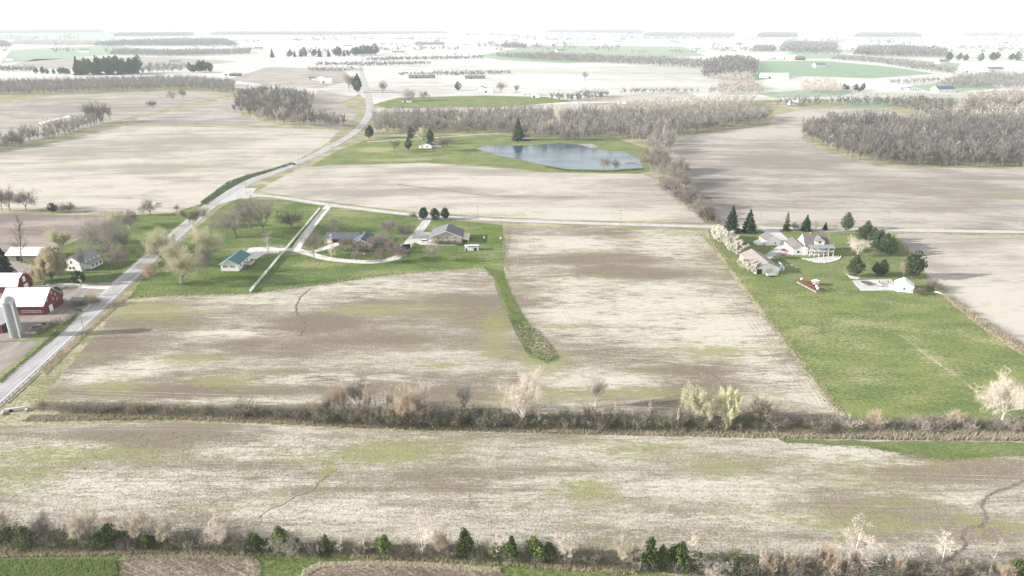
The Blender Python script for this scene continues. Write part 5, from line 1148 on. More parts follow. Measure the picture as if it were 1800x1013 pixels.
# ---- single trees, each with its own words
HERO = [  # photo x, base y, rows tall, name, protos, label, category, widening
    (918, 748, 94, 'bare_tree', P_pale, 'tall pale white limbed bare tree in the middle hedgerow below the grass waterway', BT, 1.0),
    (1046, 716, 62, 'bare_tree', P_pale[1:], 'pale slender bare tree fading into the field right of the tall white limbed one', BT, 1.0),
    (816, 725, 62, 'bare_tree', P_vase, 'grey forked bare tree in the middle hedgerow left of the tall white limbed one', BT, .9),
    (632, 722, 62, 'bare_tree', P_vase[1:], 'dark stemmed bare tree in the left half of the middle hedgerow', BT, .9),
    (586, 728, 58, 'bare_tree', P_tan, 'broad tan bare tree at the left end of the hedgerow tree group', BT, 1.0),
    (682, 735, 62, 'bare_tree', P_thin_pale, 'thin white stemmed tree in the hedgerow between two dark shrub banks', BT, 1.3),
    (722, 752, 82, 'bare_tree', P_tan, 'tan leaning bare tree in the middle hedgerow beside a brown bush', BT, 1.0),
    (738, 730, 62, 'bare_tree', P_pale, 'faint pale topped bare tree behind the tan leaning one in the hedgerow', BT, .8),
    (1225, 745, 74, 'willow_tree', P_willow, 'left one of two pale yellow leafing trees in the middle hedgerow', 'tree', .62),
    (1280, 748, 70, 'willow_tree', P_willow[1:], 'right one of two pale yellow leafing trees in the middle hedgerow', 'tree', .55),
    (1340, 750, 58, 'bare_tree', P_tan, 'olive tan bare tree right of the two yellow leafing trees', BT, 1.3),
    (1762, 738, 76, 'bare_tree', P_pale_wide, 'broad pale cream bare tree at the right end of the hedgerow below the pasture', BT, 1.0),
    (1540, 752, 36, 'bare_tree', P_tan, 'rusty tan bare tree in the hedgerow below the pasture corner', BT, 1.5),
    (1672, 752, 36, 'bare_tree', P_tan[1:], 'pale tan bare tree in the hedgerow left of the broad cream tree', BT, 1.4),
    (322, 499, 86, 'budding_tree', P_bud, 'big yellow green budding tree on the lawn nearest the left field', 'tree', .78),
    (268, 501, 48, 'bare_tree', P_tan, 'small pinkish bare tree at the road end of the left lawn', BT, 1.0),
    (290, 466, 66, 'budding_tree', P_bud[1:], 'yellow green budding tree leaning over the road beside the biggest budding tree', 'tree', .75),
    (367, 452, 66, 'budding_tree', P_bud[2:], 'pale olive budding tree behind the biggest budding tree', 'tree', .75),
    (342, 400, 36, 'budding_tree', P_bud_sp, 'small olive budding tree at the roadside near the side road corner', 'tree', 1.4),
    (414, 417, 58, 'bare_tree', P_spread, 'spreading grey bare tree in the middle of the left lawn', BT, 1.0),
    (441, 404, 64, 'bare_tree', P_vase, 'taller left one of the bare tree pair near the top of the left lawn', BT, 1.0),
    (463, 410, 66, 'bare_tree', P_vase[1:], 'right one of the bare tree pair near the top of the left lawn', BT, 1.0),
    (512, 402, 34, 'bare_tree', P_plum, 'low brownish bare tree left of the long board fence', BT, 1.3),
    (365, 482, 50, 'bare_tree', P_vase[2:], 'slim dark bare tree between the budding trees and the blue green roof', BT, .8),
    (473, 447, 38, 'bare_tree', P_thin_pale, 'thin pale tree on the gravel between the blue green roof and the fence', BT, 1.8),
    (552, 452, 48, 'bare_tree', P_spread[2:], 'grey bare tree where the loop drive begins', BT, .8),
    (583, 458, 44, 'bare_tree', P_thin_pale[1:], 'thin bare tree on the lower left rim of the loop drive', BT, 1.3),
    (627, 461, 24, 'bare_tree', P_plum, 'short dark trunked sapling on the lower rim of the loop drive', BT, .8),
    (670, 462, 24, 'bare_tree', P_plum[1:], 'short dark trunked sapling further right on the lower rim of the loop drive', BT, .8),
    (708, 458, 32, 'bare_tree', P_plum, 'plum crowned small tree at the right end of the loop drive', BT, 1.1),
    (760, 460, 34, 'bare_tree', P_vase[1:], 'faint grey bare tree on the lawn below the brick walk-out house', BT, 1.2),
    (668, 438, 28, 'bare_tree', P_plum[1:], 'pinkish bare tree at the right corner of the slate roofed house', BT, 1.2),
    (690, 444, 26, 'bare_tree', P_tan, 'tan bare tree right of the slate roofed house near the drive', BT, 1.4),
    (683, 412, 30, 'bare_tree', P_plum, 'purplish bare tree on the lawn behind the slate roofed house', BT, 1.2),
    (708, 420, 26, 'bare_tree', P_plum[1:], 'purplish bare tree between the slate roofed house and the concrete drive', BT, 1.1),
    (608, 438, 24, 'bare_tree', P_plum, 'pinkish bare shrub tree in front of the slate roofed wing', BT, 1.2),
    (590, 410, 28, 'bare_tree', P_spread, 'grey bare tree at the left end of the slate roofed wing', BT, .9),
    (192, 445, 74, 'bare_tree', P_oak, 'huge spreading bare tree behind the white farmhouse', BT, 1.0),
    (38, 462, 82, 'bare_tree', P_tall, 'tall dark leaning bare tree in front of the long white roofed shed', BT, .9),
    (92, 494, 62, 'blossom_tree', P_gold, 'broad pale gold blossoming tree left of the white farmhouse', 'tree', .68),
    (10, 486, 50, 'conifer_tree', P_spruce, 'dark evergreen tree at the left edge above the gambrel barn', 'evergreen', 1.0),
    (142, 502, 26, 'evergreen_bush', P_dark_bush, 'dark round evergreen bush in front of the white farmhouse', 'bush', .9),
    (149, 486, 60, 'bare_tree', P_vase[2:], 'olive bare tree in front of the white farmhouse wall', BT, .35),
    (108, 445, 40, 'budding_tree', P_bud_sp, 'olive green tree behind the pale gold blossoming tree', 'tree', 1.2),
    (210, 470, 42, 'bare_tree', P_plum, 'grey bare tree on the dark lawn right of the farmhouse', BT, 1.0),
    (148, 520, 34, 'bare_tree', P_thin_pale[2:], 'thin grey tree standing over the roadside hut', BT, 1.0),
    (162, 538, 24, 'bare_tree', P_tan, 'scrubby pale tree between the roadside hut and the road', BT, 1.4),
    (104, 530, 26, 'evergreen_bush', P_dark_bush, 'dark bush at the right gable of the large red barn', 'bush', .8),
    (264, 378, 34, 'bare_tree', P_spread[1:], 'round bare tree at the field corner beyond the farm lawn', BT, 1.0),
    (311, 374, 16, 'bare_tree', P_tan, 'tiny bare tree on the field edge near the main road', BT, 1.0),
    (4, 371, 42, 'bare_tree', P_vase, 'bare tree at the left edge of the small field hedgerow', BT, .8),
    (18, 371, 42, 'bare_tree', P_spread[3:], 'second bare tree from the left edge in the small field hedgerow', BT, .8),
    (46, 370, 36, 'bare_tree', P_spread[2:], 'rounded bare tree at the right end of the small field hedgerow trio', BT, .9),
    (95, 374, 16, 'evergreen_bush', P_dark_bush, 'dark green bush on the edge of the small brown field', 'bush', 1.1),
    (121, 373, 18, 'bare_tree', P_plum, 'dome shaped dark bare bush on the edge of the small brown field', BT, 1.5),
    (166, 428, 46, 'bare_tree', P_spread[1:], 'bare tree with a dark crown left of the huge spreading tree', BT, 1.0),
    (222, 446, 48, 'bare_tree', P_vase[1:], 'upright dark bare tree right of the huge spreading tree', BT, .9),
    (230, 400, 30, 'bare_tree', P_plum[1:], 'dim bare tree right of the huge spreading tree', BT, 1.2),
    # right hand property
    (1285, 408, 41, 'conifer_tree', P_spruce, 'taller dark spruce at the side road, left one of two', 'evergreen', 1.0),
    (1316, 408, 35, 'conifer_tree', P_spruce[1:], 'shorter dark spruce at the side road, right one of two', 'evergreen', 1.05),
    (1382, 405, 29, 'conifer_tree', P_spruce_slim, 'slim olive spruce right of the concrete drive mouth', 'evergreen', 1.0),
    (1416, 406, 25, 'conifer_tree', P_spruce[2:], 'small dark spruce behind the double porch house', 'evergreen', 1.0),
    (1450, 404, 12, 'conifer_tree', P_spruce, 'tiny dark spruce beside the side road behind the white house', 'evergreen', 1.1),
    (1488, 406, 30, 'pine_tree', P_pine, 'round topped dark pine beside the side road, left of the pine row', 'evergreen', 1.0),
    (1397, 406, 16, 'bare_tree', P_plum, 'small greyish bare tree between two spruces at the side road', BT, 1.1),
    (1434, 405, 16, 'bare_tree', P_thin_pale, 'wispy pale bush behind the roof of the double porch house', BT, 1.6),
    (1468, 404, 18, 'bare_tree', P_thin_pale[1:], 'white wispy tree at the side road left of the round pine', BT, 1.4),
    (1507, 450, 33, 'bare_tree', P_pale_wide, 'round pale grey bare tree on the lawn left of the pine row', BT, .9),
    (1502, 486, 35, 'pine_tree', P_pine[1:], 'round dark evergreen at the left above the concrete pad', 'evergreen', 1.0),
    (1540, 485, 24, 'pine_tree', P_pine[2:], 'smaller left one of the touching evergreen pair above the concrete pad', 'evergreen', .85),
    (1551, 485, 28, 'pine_tree', P_pine, 'larger right one of the touching evergreen pair above the concrete pad', 'evergreen', .85),
    (1602, 489, 45, 'pine_tree', P_pine[1:], 'largest dark evergreen, standing behind the small white shed', 'evergreen', 1.0),
    (1588, 488, 34, 'bare_tree', P_tan, 'brownish bare tree against the left side of the largest evergreen', BT, .9),
    (1372, 455, 14, 'bare_tree', P_plum, 'low brown bare tree between the drive and the pink roofed shed', BT, 1.6),
    (1614, 518, 12, 'bare_tree', P_plum[1:], 'small purple bare shrub right of the small white shed', BT, 1.7),
    (1636, 507, 20, 'bare_tree', P_vase[1:], 'grey bare shrub tree on the field edge right of the small white shed', BT, 1.6),
    # side road evergreens
    (745, 386, 20, 'evergreen_bush', P_round, 'left one of the three round evergreens at the concrete drive', 'evergreen', 1.05),
    (765, 386, 19, 'evergreen_bush', P_round[1:], 'middle one of the three round evergreens at the concrete drive', 'evergreen', 1.05),
    (783, 386, 20, 'evergreen_bush', P_round[2:], 'right one of the three round evergreens at the concrete drive', 'evergreen', 1.05),
    (727, 386, 14, 'bare_tree', P_plum, 'small bare shrub left of the three round evergreens', BT, 1.2),
    # pond
    (718, 264, 20, 'pine_tree', P_pine, 'dark round evergreen left of the small pond house', 'evergreen', .9),
    (650, 243, 20, 'pine_tree', P_pine[2:], 'dark evergreen beside the main road at the pond lane', 'evergreen', 1.0),
    (911, 247, 33, 'conifer_tree', P_spruce[1:], 'tall dark blue spruce beside the red cabin at the pond', 'evergreen', .95),
    (778, 266, 30, 'bare_tree', P_plum, 'brown bare tree on the lawn right of the small pond house', BT, .9),
    (745, 250, 28, 'budding_tree', P_bud, 'olive budding tree behind the small pond house', 'tree', .9),
    (757, 254, 24, 'pine_tree', P_pine[1:], 'dark tree tucked behind the roof of the small pond house', 'evergreen', .7),
    (722, 246, 20, 'pine_tree', P_pine, 'dark tree left of the olive tree behind the pond house', 'evergreen', .8),
    (694, 268, 22, 'budding_tree', P_bud_sp, 'faint green thin tree on the pond lawn left of the evergreen', 'tree', .9),
    (1062, 299, 24, 'bare_tree', P_spread, 'left one of two bare trees on the near bank of the pond', BT, .8),
    (1081, 298, 24, 'bare_tree', P_spread[1:], 'right one of two bare trees on the near bank of the pond', BT, .8),
    (984, 232, 44, 'bare_tree', P_pale, 'tall white trunked bare tree standing in the pond wood', BT, .6),
    # left middle distance
    (158, 217, 38, 'bare_tree', P_vase, 'tall bare tree at the left of the group ending the far left hedge', BT, .9),
    (170, 217, 36, 'bare_tree', P_spread[1:], 'leaning bare tree in the middle of the group ending the far left hedge', BT, .8),
    (181, 214, 34, 'bare_tree', P_vase[1:], 'slim bare tree right in the group ending the far left hedge', BT, .8),
    (194, 213, 24, 'bare_tree', P_vase[2:], 'short bare tree last in the group ending the far left hedge', BT, .8),
    (268, 190, 14, 'bare_tree', P_plum, 'lone small round tree beside the diagonal farm track', BT, 1.1),
    (303, 177, 18, 'bare_tree', P_spread, 'first bare tree near the top of the diagonal farm track', BT, .8),
    (322, 174, 17, 'bare_tree', P_spread[2:], 'second bare tree near the top of the diagonal farm track', BT, .8),
    (720, 178, 22, 'bare_tree', P_oak, 'round bare tree on the left of the far lawn', BT, .9),
    (745, 176, 16, 'bare_tree', P_spread, 'small bare tree right of the round one on the far lawn', BT, .9),
    (804, 160, 14, 'pine_tree', P_pine, 'dark small evergreen on the far lawn above the pond wood', 'evergreen', 1.0),
    (880, 163, 18, 'bare_tree', P_spread[3:], 'bare tree right of the grey green roofed far house', BT, .9),
    (908, 166, 18, 'bare_tree', P_vase, 'bare tree left of the white house on the far lawn', BT, .9),
    (1028, 143, 16, 'bare_tree', P_vase[2:], 'lone bare tree standing in the far white field', BT, .9),
    (628, 163, 28, 'pine_tree', P_pine[1:], 'dark evergreen on the left side of the far road bend', 'evergreen', .8),
    (614, 160, 30, 'bare_tree', P_vase, 'bare tree left of the dark evergreen at the far road bend', BT, 1.0),
    (673, 166, 24, 'bare_tree', P_tan, 'pale bare tree on the right side of the far road', BT, .9),
]
for px, py, tall, nm, pr, lab, cat, wd in HERO:
    place(nm, pr[0], G(px, py), hpx(py, tall), lab, cat, None, wide=wd)
# ---- rows of like trees
def row(n, a, b, name, protos, tall, label, cat, group, jx=4, jy=1.0, wide=1.0, var=.18):
    for i in range(n):
        t = i / max(n - 1, 1); px = a[0] + (b[0] - a[0]) * t + R.uniform(-jx, jx); py = a[1] + (b[1] - a[1]) * t + R.uniform(-jy, jy)
        place(name, R.choice(protos), G(px, py), hpx(py, tall) * R.uniform(1 - var, 1 + var), label, cat, group, wide=wide * R.uniform(.85, 1.15))
row(8, (1258, 421), (1293, 451), 'blossom_tree', P_blossom, 28, 'white blossoming tree in the diagonal row left of the lawn', 'tree', 'row of white blossoming trees on the lawn edge', 1.5, .5, 1.15)
row(4, (1306, 474), (1324, 481), 'blossom_tree', P_blossom, 24, 'white blossoming tree against the left side of the pink roofed shed', 'tree', 'white blossoming trees beside the pink roofed shed', 2, 1, 1.0)
row(8, (1516, 424), (1563, 450), 'pine_tree', P_pine, 30, 'dark pine in the diagonal row right of the white house', 'evergreen', 'diagonal row of dark pines on the right lawn', 1.5, .6, .9)
row(5, (481, 101), (592, 100), 'conifer_tree', P_spruce + P_pine, 14, 'dark far spruce in the line left of the far road', 'evergreen', 'far line of dark spruces', 4, .4, .9)
row(9, (516, 100), (615, 99), 'conifer_tree', P_spruce + P_pine, 10, 'dark far spruce in the line left of the far road', 'evergreen', 'far line of dark spruces', 5, .4, .9)
row(7, (622, 98), (660, 97), 'pine_tree', P_pine, 14, 'dark far round evergreen at the right end of the far spruce line', 'evergreen', 'far round evergreens', 2, .3, 1.1)
row(7, (67, 130), (122, 131), 'pine_tree', P_pine, 9, 'small dark evergreen in the far row left of the dark grove', 'evergreen', 'far row of small dark evergreens', 3, .4, 1.0)
row(6, (335, 128), (368, 127), 'pine_tree', P_pine, 15, 'dark far evergreen right of the dark grove', 'evergreen', 'far evergreens right of the dark grove', 3, .5, .9)
row(34, (134, 131), (240, 130), 'conifer_tree', P_spruce + P_pine + P_pine, 22, 'dark tall evergreen in the far left grove', 'evergreen', 'far grove of dark evergreens', 4, 1.6, .8, .25)
row(8, (1670, 104), (1790, 108), 'pine_tree', P_pine, 12, 'dark tree in the far right village', 'evergreen', 'dark trees of the far right village', 8, 4, 1.1)
row(5, (1482, 160), (1520, 160), 'pine_tree', P_pine, 9, 'small dark tree left of the house beyond the right hand wood', 'evergreen', 'small dark trees beyond the right hand wood', 5, 2, 1.1)
# bottom hedgerow evergreens and pale stems
CED = [(20, 958, 36, 'dark cedar at the left end of the bottom hedgerow'), (45, 962, 42, 'second cedar from the left end of the bottom hedgerow'), (196, 962, 46, 'broad green cedar behind the yellow twigged tree in the bottom hedgerow'), (176, 966, 34, 'lower cedar in front of the broad green one in the bottom hedgerow'),
       (262, 968, 40, 'yellowish green cedar right of the broad green one in the bottom hedgerow'), (452, 970, 38, 'dark cedar above the gap between the two garden plots'), (481, 970, 34, 'pale yellow green cedar, smaller of the two beside the white bush'), (496, 973, 58, 'tall pale yellow green cedar beside the white bush'), (527, 972, 30, 'low dark cedar right of the white bush'),
       (574, 973, 38, 'lone small cone shaped cedar in the bottom hedgerow'), (674, 977, 42, 'round green cedar in the bottom hedgerow above the long garden plot'), (817, 979, 58, 'tall pointed green cedar in the middle of the bottom hedgerow'), (897, 988, 56, 'broad green cedar, largest of the middle clump'), (870, 982, 34, 'low cedar at the left foot of the middle clump'), (941, 986, 50, 'narrow cedar right in the middle clump'), (965, 986, 38, 'dark cedar at the right end of the middle clump'),
       (1138, 1004, 72, 'tall bright green cedar left of the white stemmed trees'), (1163, 1000, 50, 'dark cedar squeezed right of the tall bright green one'), (1192, 1003, 60, 'olive cedar behind a white stem near the tall bright green one'), (1222, 1004, 44, 'dark cedar right of the white stem'), (1290, 1008, 40, 'low dark cedar behind the pinkish bush at the bottom'), (1266, 1010, 32, 'lowest cedar in front of the pinkish bush at the bottom'), (1785, 1018, 44, 'green cedar at the bottom right corner')]
for i, (px, py, tall, lab) in enumerate(CED):
    tall *= .86
    pr = P_cedar_cone[0] if px == 574 else P_cedar[i % 4]
    place('cedar_tree', pr, G(px, py), hpx(py, tall), lab, 'evergreen', wide=1.0 if tall > 40 else 1.25)
BOT = [(150, 962, 80, 'budding_tree', P_bud_thin, 'tall yellow twigged tree in the bottom hedgerow left', 1.0), (6, 950, 72, 'bare_tree', P_tan, 'pinkish tan bare tree at the left edge of the bottom hedgerow', 1.0), (80, 955, 62, 'bare_tree', P_vase, 'dark grey bare tree in the bottom hedgerow left', .9), (245, 958, 72, 'budding_tree', P_bud_thin, 'faint yellow tree right of the tall yellow twigged one', 1.0), (290, 960, 52, 'budding_tree', P_bud_thin, 'low yellow twigged tree above the left garden plot', 1.2),
       (380, 966, 62, 'bare_tree', P_thin_pale, 'thin white tree above the left garden plot', 1.2), (392, 968, 48, 'bare_tree', P_pale, 'white blossoming looking shrub tree beside the thin white tree', .9), (433, 968, 50, 'bare_tree', P_thin_pale[1:], 'thin white stem left of the dark cedar at the garden gap', 1.0), (510, 975, 42, 'bare_tree', P_pale_wide, 'white twiggy bush in front of the tall pale cedar', 1.0),
       (598, 974, 36, 'bare_tree', P_thin_pale, 'thin white stem right of the lone cone shaped cedar', 1.0), (640, 975, 62, 'bare_tree', P_thin_pale[2:], 'faint white tree left of the round green cedar', 1.6), (742, 978, 78, 'bare_tree', P_thin_pale, 'tall faint white tree between the round and the tall pointed cedar', 1.6), (778, 978, 56, 'bare_tree', P_tan, 'thin tan tree left of the tall pointed cedar', .9), (873, 986, 48, 'bare_tree', P_thin_pale[1:], 'white stem at the left of the middle cedar clump', 1.4),
       (992, 990, 50, 'bare_tree', P_pale, 'white forked tree right of the middle cedar clump', .9), (1098, 1000, 66, 'budding_tree', P_bud_thin, 'yellowish tree left of the tall bright green cedar', .9), (1123, 1004, 54, 'bare_tree', P_thin_pale, 'white stem hugging the left of the tall bright green cedar', 1.3), (1208, 1004, 72, 'bare_tree', P_thin_pale[2:], 'tall white stem right of the olive cedar', 1.3), (1498, 998, 96, 'bare_tree', P_thin_pale[1:], 'white crowned tall bare tree standing against the front field', 2.2), (1512, 1000, 60, 'bare_tree', P_thin_pale, 'slimmer white tree right of the white crowned tall one', 1.5),
       (1650, 1004, 66, 'bare_tree', P_thin_pale[2:], 'white leaning tree near the gully in the bottom right', 1.7), (1740, 1000, 54, 'bare_tree', P_thin_pale, 'thin white tree near the bottom right corner', 1.6), (1255, 1018, 34, 'bare_tree', P_pale_wide, 'pinkish white bush at the bottom edge', 1.3)]
for px, py, tall, nm, pr, lab, wd in BOT: place(nm, pr[0], G(px, py), hpx(py, tall), lab, BT if nm == 'bare_tree' else 'tree', wide=wd)
row(22, (1330, 1012), (1470, 1014), 'bare_tree', P_tan + P_thin_pale, 46, 'thin pale stemmed tree in the bottom right thicket', BT, 'thicket of thin trees at the bottom right', 5, 5, .9, .3)
row(14, (1480, 1016), (1780, 1022), 'bare_tree', P_tan + P_thin_pale, 38, 'thin pale stemmed tree in the sparser thicket near the bottom right corner', BT, 'sparse thin trees near the bottom right corner', 10, 5, .9, .3)
row(12, (560, 728), (780, 745), 'bare_tree', P_tan + P_thin_pale + P_vase[:1], 52, 'thin grey bare tree in the left bare tree group of the middle hedgerow', BT, 'thin bare trees of the left group in the middle hedgerow', 8, 6, .6, .25)
row(12, (800, 740), (1180, 748), 'bare_tree', P_tan + P_thin_pale, 36, 'thin pale bare tree among the shrubs either side of the tall white limbed tree', BT, 'thin bare trees near the tall white limbed tree', 12, 6, .7, .25)
# shrubs of the two hedgerows: each stretch and each colour has its own words
def shrubs(n, a, b, protos, tall, name, label, cat, group, jx, jy, wide=1.0, var=.3):
    row(n, a, b, name, protos, tall, label, cat, group, jx, jy, wide, var)
KIND = {'grey': (P_shrub_bare[:3], 'bare_shrub', 'grey bare shrub'), 'plum': (P_shrub_bare[3:], 'bare_shrub', 'purplish bare shrub'), 'tan': (P_shrub_tan, 'bare_shrub', 'tan bare shrub'), 'pale': (P_shrub_pale, 'bare_shrub', 'pale whitish bare shrub'),
        'green': (P_shrub_leaf[:3], 'leafy_shrub', 'dark green leafy shrub'), 'olive': (P_shrub_leaf[3:], 'leafy_shrub', 'olive leafy shrub')}
def stretch(where, a, b, tall, jx, jy, wide, **counts):
    for k, n in counts.items():
        pr, nm, words = KIND[k]
        shrubs(n, a, b, pr, tall, nm, words + ' ' + where, 'shrub', words + 's ' + where, jx, jy, wide)
stretch('at the culvert end of the middle hedgerow', (70, 721), (190, 723), 10, 7, 4, 1.2, grey=5, tan=4, green=3)
stretch('in the dim left clump of the middle hedgerow', (150, 722), (240, 724), 14, 7, 4, 1.2, grey=9, plum=4, olive=2)
stretch('in the low middle hedgerow below the dark soil band', (240, 726), (430, 730), 13, 8, 4, 1.1, grey=9, tan=4, green=4, plum=4)
stretch('in the middle hedgerow left of its bare tree group', (420, 729), (560, 736), 17, 8, 5, 1.1, grey=9, plum=5, green=5, olive=3)
stretch('under the left tree group of the middle hedgerow', (560, 737), (690, 744), 23, 8, 6, 1.0, grey=8, plum=4, tan=5, green=6, olive=3)
stretch('in the middle hedgerow beside the tan leaning tree', (690, 742), (800, 750), 24, 8, 6, 1.0, grey=6, plum=4, tan=3, green=6, olive=2)
stretch('in the middle hedgerow left of the white limbed tree', (800, 742), (915, 750), 21, 8, 5, 1.1, grey=8, plum=3, green=8)
stretch('in the middle hedgerow right of the white limbed tree', (925, 744), (1060, 751), 21, 8, 6, 1.1, grey=8, plum=3, green=6, olive=3)
stretch('in the middle hedgerow below the pale slender tree', (1060, 746), (1190, 752), 20, 8, 6, 1.1, grey=8, plum=3, green=7)
stretch('under the two yellow leafing trees of the middle hedgerow', (1190, 748), (1330, 753), 18, 8, 5, 1.1, grey=5, plum=3, green=8)
stretch('in the middle hedgerow at the pasture corner', (1330, 749), (1490, 755), 18, 8, 6, 1.2, grey=9, plum=5, green=4)
stretch('in the right part of the middle hedgerow below the pasture', (1490, 752), (1650, 756), 17, 8, 5, 1.2, grey=7, plum=6, tan=6, pale=2, green=3)
stretch('in the middle hedgerow round the broad cream tree', (1650, 752), (1830, 757), 18, 8, 5, 1.2, grey=8, plum=6, tan=4, pale=4, green=3)
stretch('at the left end of the bottom hedgerow', (-10, 952), (110, 960), 24, 9, 6, 1.1, grey=8, green=9)
stretch('in the bottom hedgerow round the yellow twigged tree', (110, 956), (230, 963), 21, 9, 6, 1.1, grey=8, olive=5, green=5)
stretch('in the bottom hedge above the left garden plot', (230, 958), (430, 966), 21, 9, 6, 1.1, grey=16, plum=4, green=7, olive=3)
stretch('in the bottom hedgerow either side of the white bush', (430, 964), (560, 972), 17, 9, 5, 1.1, grey=9, pale=3)
stretch('in the bottom hedge right of the lone cone cedar', (560, 966), (790, 979), 17, 9, 5, 1.1, grey=14, pale=3, olive=4)
stretch('in the bottom hedgerow round the middle cedar clump', (790, 976), (960, 986), 19, 9, 5, 1.1, grey=10, pale=2, green=4)
stretch('in the bottom hedge gap right of the middle cedars', (960, 983), (1120, 995), 19, 9, 6, 1.1, grey=14, plum=3, olive=3)
stretch('in the bottom hedgerow round the tall bright green cedar', (1120, 996), (1310, 1008), 22, 9, 7, 1.1, grey=12, plum=3, green=9)
stretch('in the bottom thicket below the white crowned tree', (1310, 1004), (1560, 1014), 24, 10, 8, 1.2, grey=14, tan=7, plum=4, green=6)
stretch('in the bottom right thicket below the gully', (1560, 1008), (1830, 1020), 24, 10, 8, 1.2, grey=14, tan=6, plum=4, green=7)
# pale shrubs of the field edge right, hedge up the pond corner, farm shrubs
shrubs(16, (1642, 506), (1800, 615), P_shrub_bare + P_shrub_tan, 8, 'bare_shrub', 'low bare shrub on the stony bank right of the pasture', 'shrub', 'shrubs on the stony bank right of the pasture', 4, 2, 1.3)
row(26, (1168, 330), (1240, 391), 'bare_tree', P_spread + P_vase + P_plum, 27, 'bare tree in the slanting hedgerow from the pond to the side road', BT, 'slanting hedgerow from the pond to the side road', 8, 3, .9, .35)
row(12, (1150, 300), (1200, 330), 'bare_tree', P_spread + P_bud_sp, 34, 'taller bare tree at the pond end of the slanting hedgerow', BT, 'pond end of the slanting hedgerow', 10, 4, .9, .3)
shrubs(14, (1215, 360), (1262, 394), P_shrub_bare + P_shrub_leaf, 11, 'bare_shrub', 'low shrub at the foot of the slanting hedgerow', 'shrub', 'low shrubs of the slanting hedgerow', 5, 2, 1.3)
shrubs(12, (56, 592), (120, 560), P_shrub_bare + P_shrub_leaf, 9, 'bare_shrub', 'weedy shrub in the barn yard right of the silo', 'shrub', 'weedy shrubs in the barn yard', 8, 5, 1.2)
shrubs(14, (596, 441), (668, 443), P_shrub_leaf + P_shrub_bare, 8, 'leafy_shrub', 'low shrub in the bed along the slate roofed house', 'shrub', 'shrub bed of the slate roofed house', 3, 1.2, 1.1)
shrubs(12, (672, 440), (706, 452), P_shrub_bare, 10, 'bare_shrub', 'bare shrub in the round bed at the right end of the loop drive', 'shrub', 'bare shrubs at the right end of the loop drive', 4, 2, 1.2)
shrubs(12, (766, 430), (812, 431), P_shrub_leaf, 6, 'leafy_shrub', 'clipped shrub along the front of the brick walk-out house', 'shrub', 'clipped shrubs of the brick house', 1.5, .6, 1.0)
shrubs(9, (128, 540), (175, 528), P_shrub_leaf + P_shrub_bare, 9, 'leafy_shrub', 'scrubby shrub on the verge between the hut and the road', 'shrub', 'scrub beside the roadside hut', 5, 3, 1.2)
shrubs(8, (1636, 503), (1660, 516), P_shrub_leaf, 9, 'leafy_shrub', 'green shrub beside the plank pile right of the white shed', 'shrub', 'green shrubs beside the plank pile', 4, 3, 1.3)
# ================================================================== WOODS AND GROUND COVER
def low_tree(seed, h=1.0, spread=.30, ntw=200, tw=.016, trunk=.35, nl=7):
    t = TB(seed); r = t.r; tv, tf = [], []
    t.seg(Vector((0, 0, -.02)), Vector((r.uniform(-.02, .02), 0, trunk)), .016, .012, 3)
    limbs = []
    for i in range(nl):
        a = i * 6.3 / nl + r.uniform(-.4, .4); e = Vector((math.cos(a) * spread * r.uniform(.35, .9), math.sin(a) * spread * r.uniform(.35, .9), r.uniform(.5, .98)))
        s0 = Vector((0, 0, trunk * r.uniform(.7, 1))); t.seg(s0, e, .009, .003, 3); limbs.append((s0, e))
    for _ in range(ntw):
        s0, e = r.choice(limbs); q = s0.lerp(e, r.uniform(.2, 1.05)); d = ((e - s0).normalized() + t.rv() * .9 + Vector((0, 0, .25))).normalized()
        t.twig(q, d, r.uniform(.07, .17), tw)
    v = np.array([tuple(x) for x in t.tv] + [tuple(x) for x in t.cv], dtype=np.float32)
    f = np.array(t.tf + [tuple(i + len(t.tv) for i in x) for x in t.cf], dtype=np.int32)
    return v, f
LOW = [low_tree(300 + i, ntw=290, tw=.0125, spread=.27 + .03 * (i % 4)) for i in range(8)]
LOWF = [low_tree(310 + i, ntw=80, tw=.034, spread=.34) for i in range(5)]
LOWX = [low_tree(320 + i, ntw=44, tw=.085, spread=.36, trunk=.2) for i in range(5)]
LOWXX = [low_tree(330 + i, ntw=30, tw=.13, spread=.42, trunk=.15, nl=2) for i in range(6)]
def inside(poly, x, y):
    c = False; j = len(poly) - 1
    for i in range(len(poly)):
        if (poly[i][1] > y) != (poly[j][1] > y) and x < (poly[j][0] - poly[i][0]) * (y - poly[i][1]) / (poly[j][1] - poly[i][1]) + poly[i][0]: c = not c
        j = i
    return c
def scatter(px, spacing, jitter=.45):
    P = [(p.x, p.y) for p in (G(*q) for q in px)]; xs = [p[0] for p in P]; ys = [p[1] for p in P]; out = []
    y = min(ys)
    while y < max(ys):
        x = min(xs) + R.uniform(0, spacing)
        while x < max(xs):
            a, b = x + R.uniform(-1, 1) * spacing * jitter, y + R.uniform(-1, 1) * spacing * jitter
            if inside(P, a, b): out.append((a, b))
            x += spacing
        y += spacing
    return out
def merged(name, pts, protos, hmin, hmax, mat, label, wide=1.0):
    vs, fs, k = [], [], 0
    for x, y in pts:
        v, f = R.choice(protos); h = R.uniform(hmin, hmax); a = R.uniform(0, 6.28); w = h * wide * R.uniform(.85, 1.2); c, s = math.cos(a), math.sin(a)
        vs.append(np.stack([(v[:, 0] * c - v[:, 1] * s) * w + x, (v[:, 0] * s + v[:, 1] * c) * w + y, v[:, 2] * h], 1)); fs.append(f + k); k += len(v)
    me = mesh_np(name, np.concatenate(vs), np.concatenate(fs), M[mat])
    return setp(obj(name, me), label, 'wood', None, 'stuff')
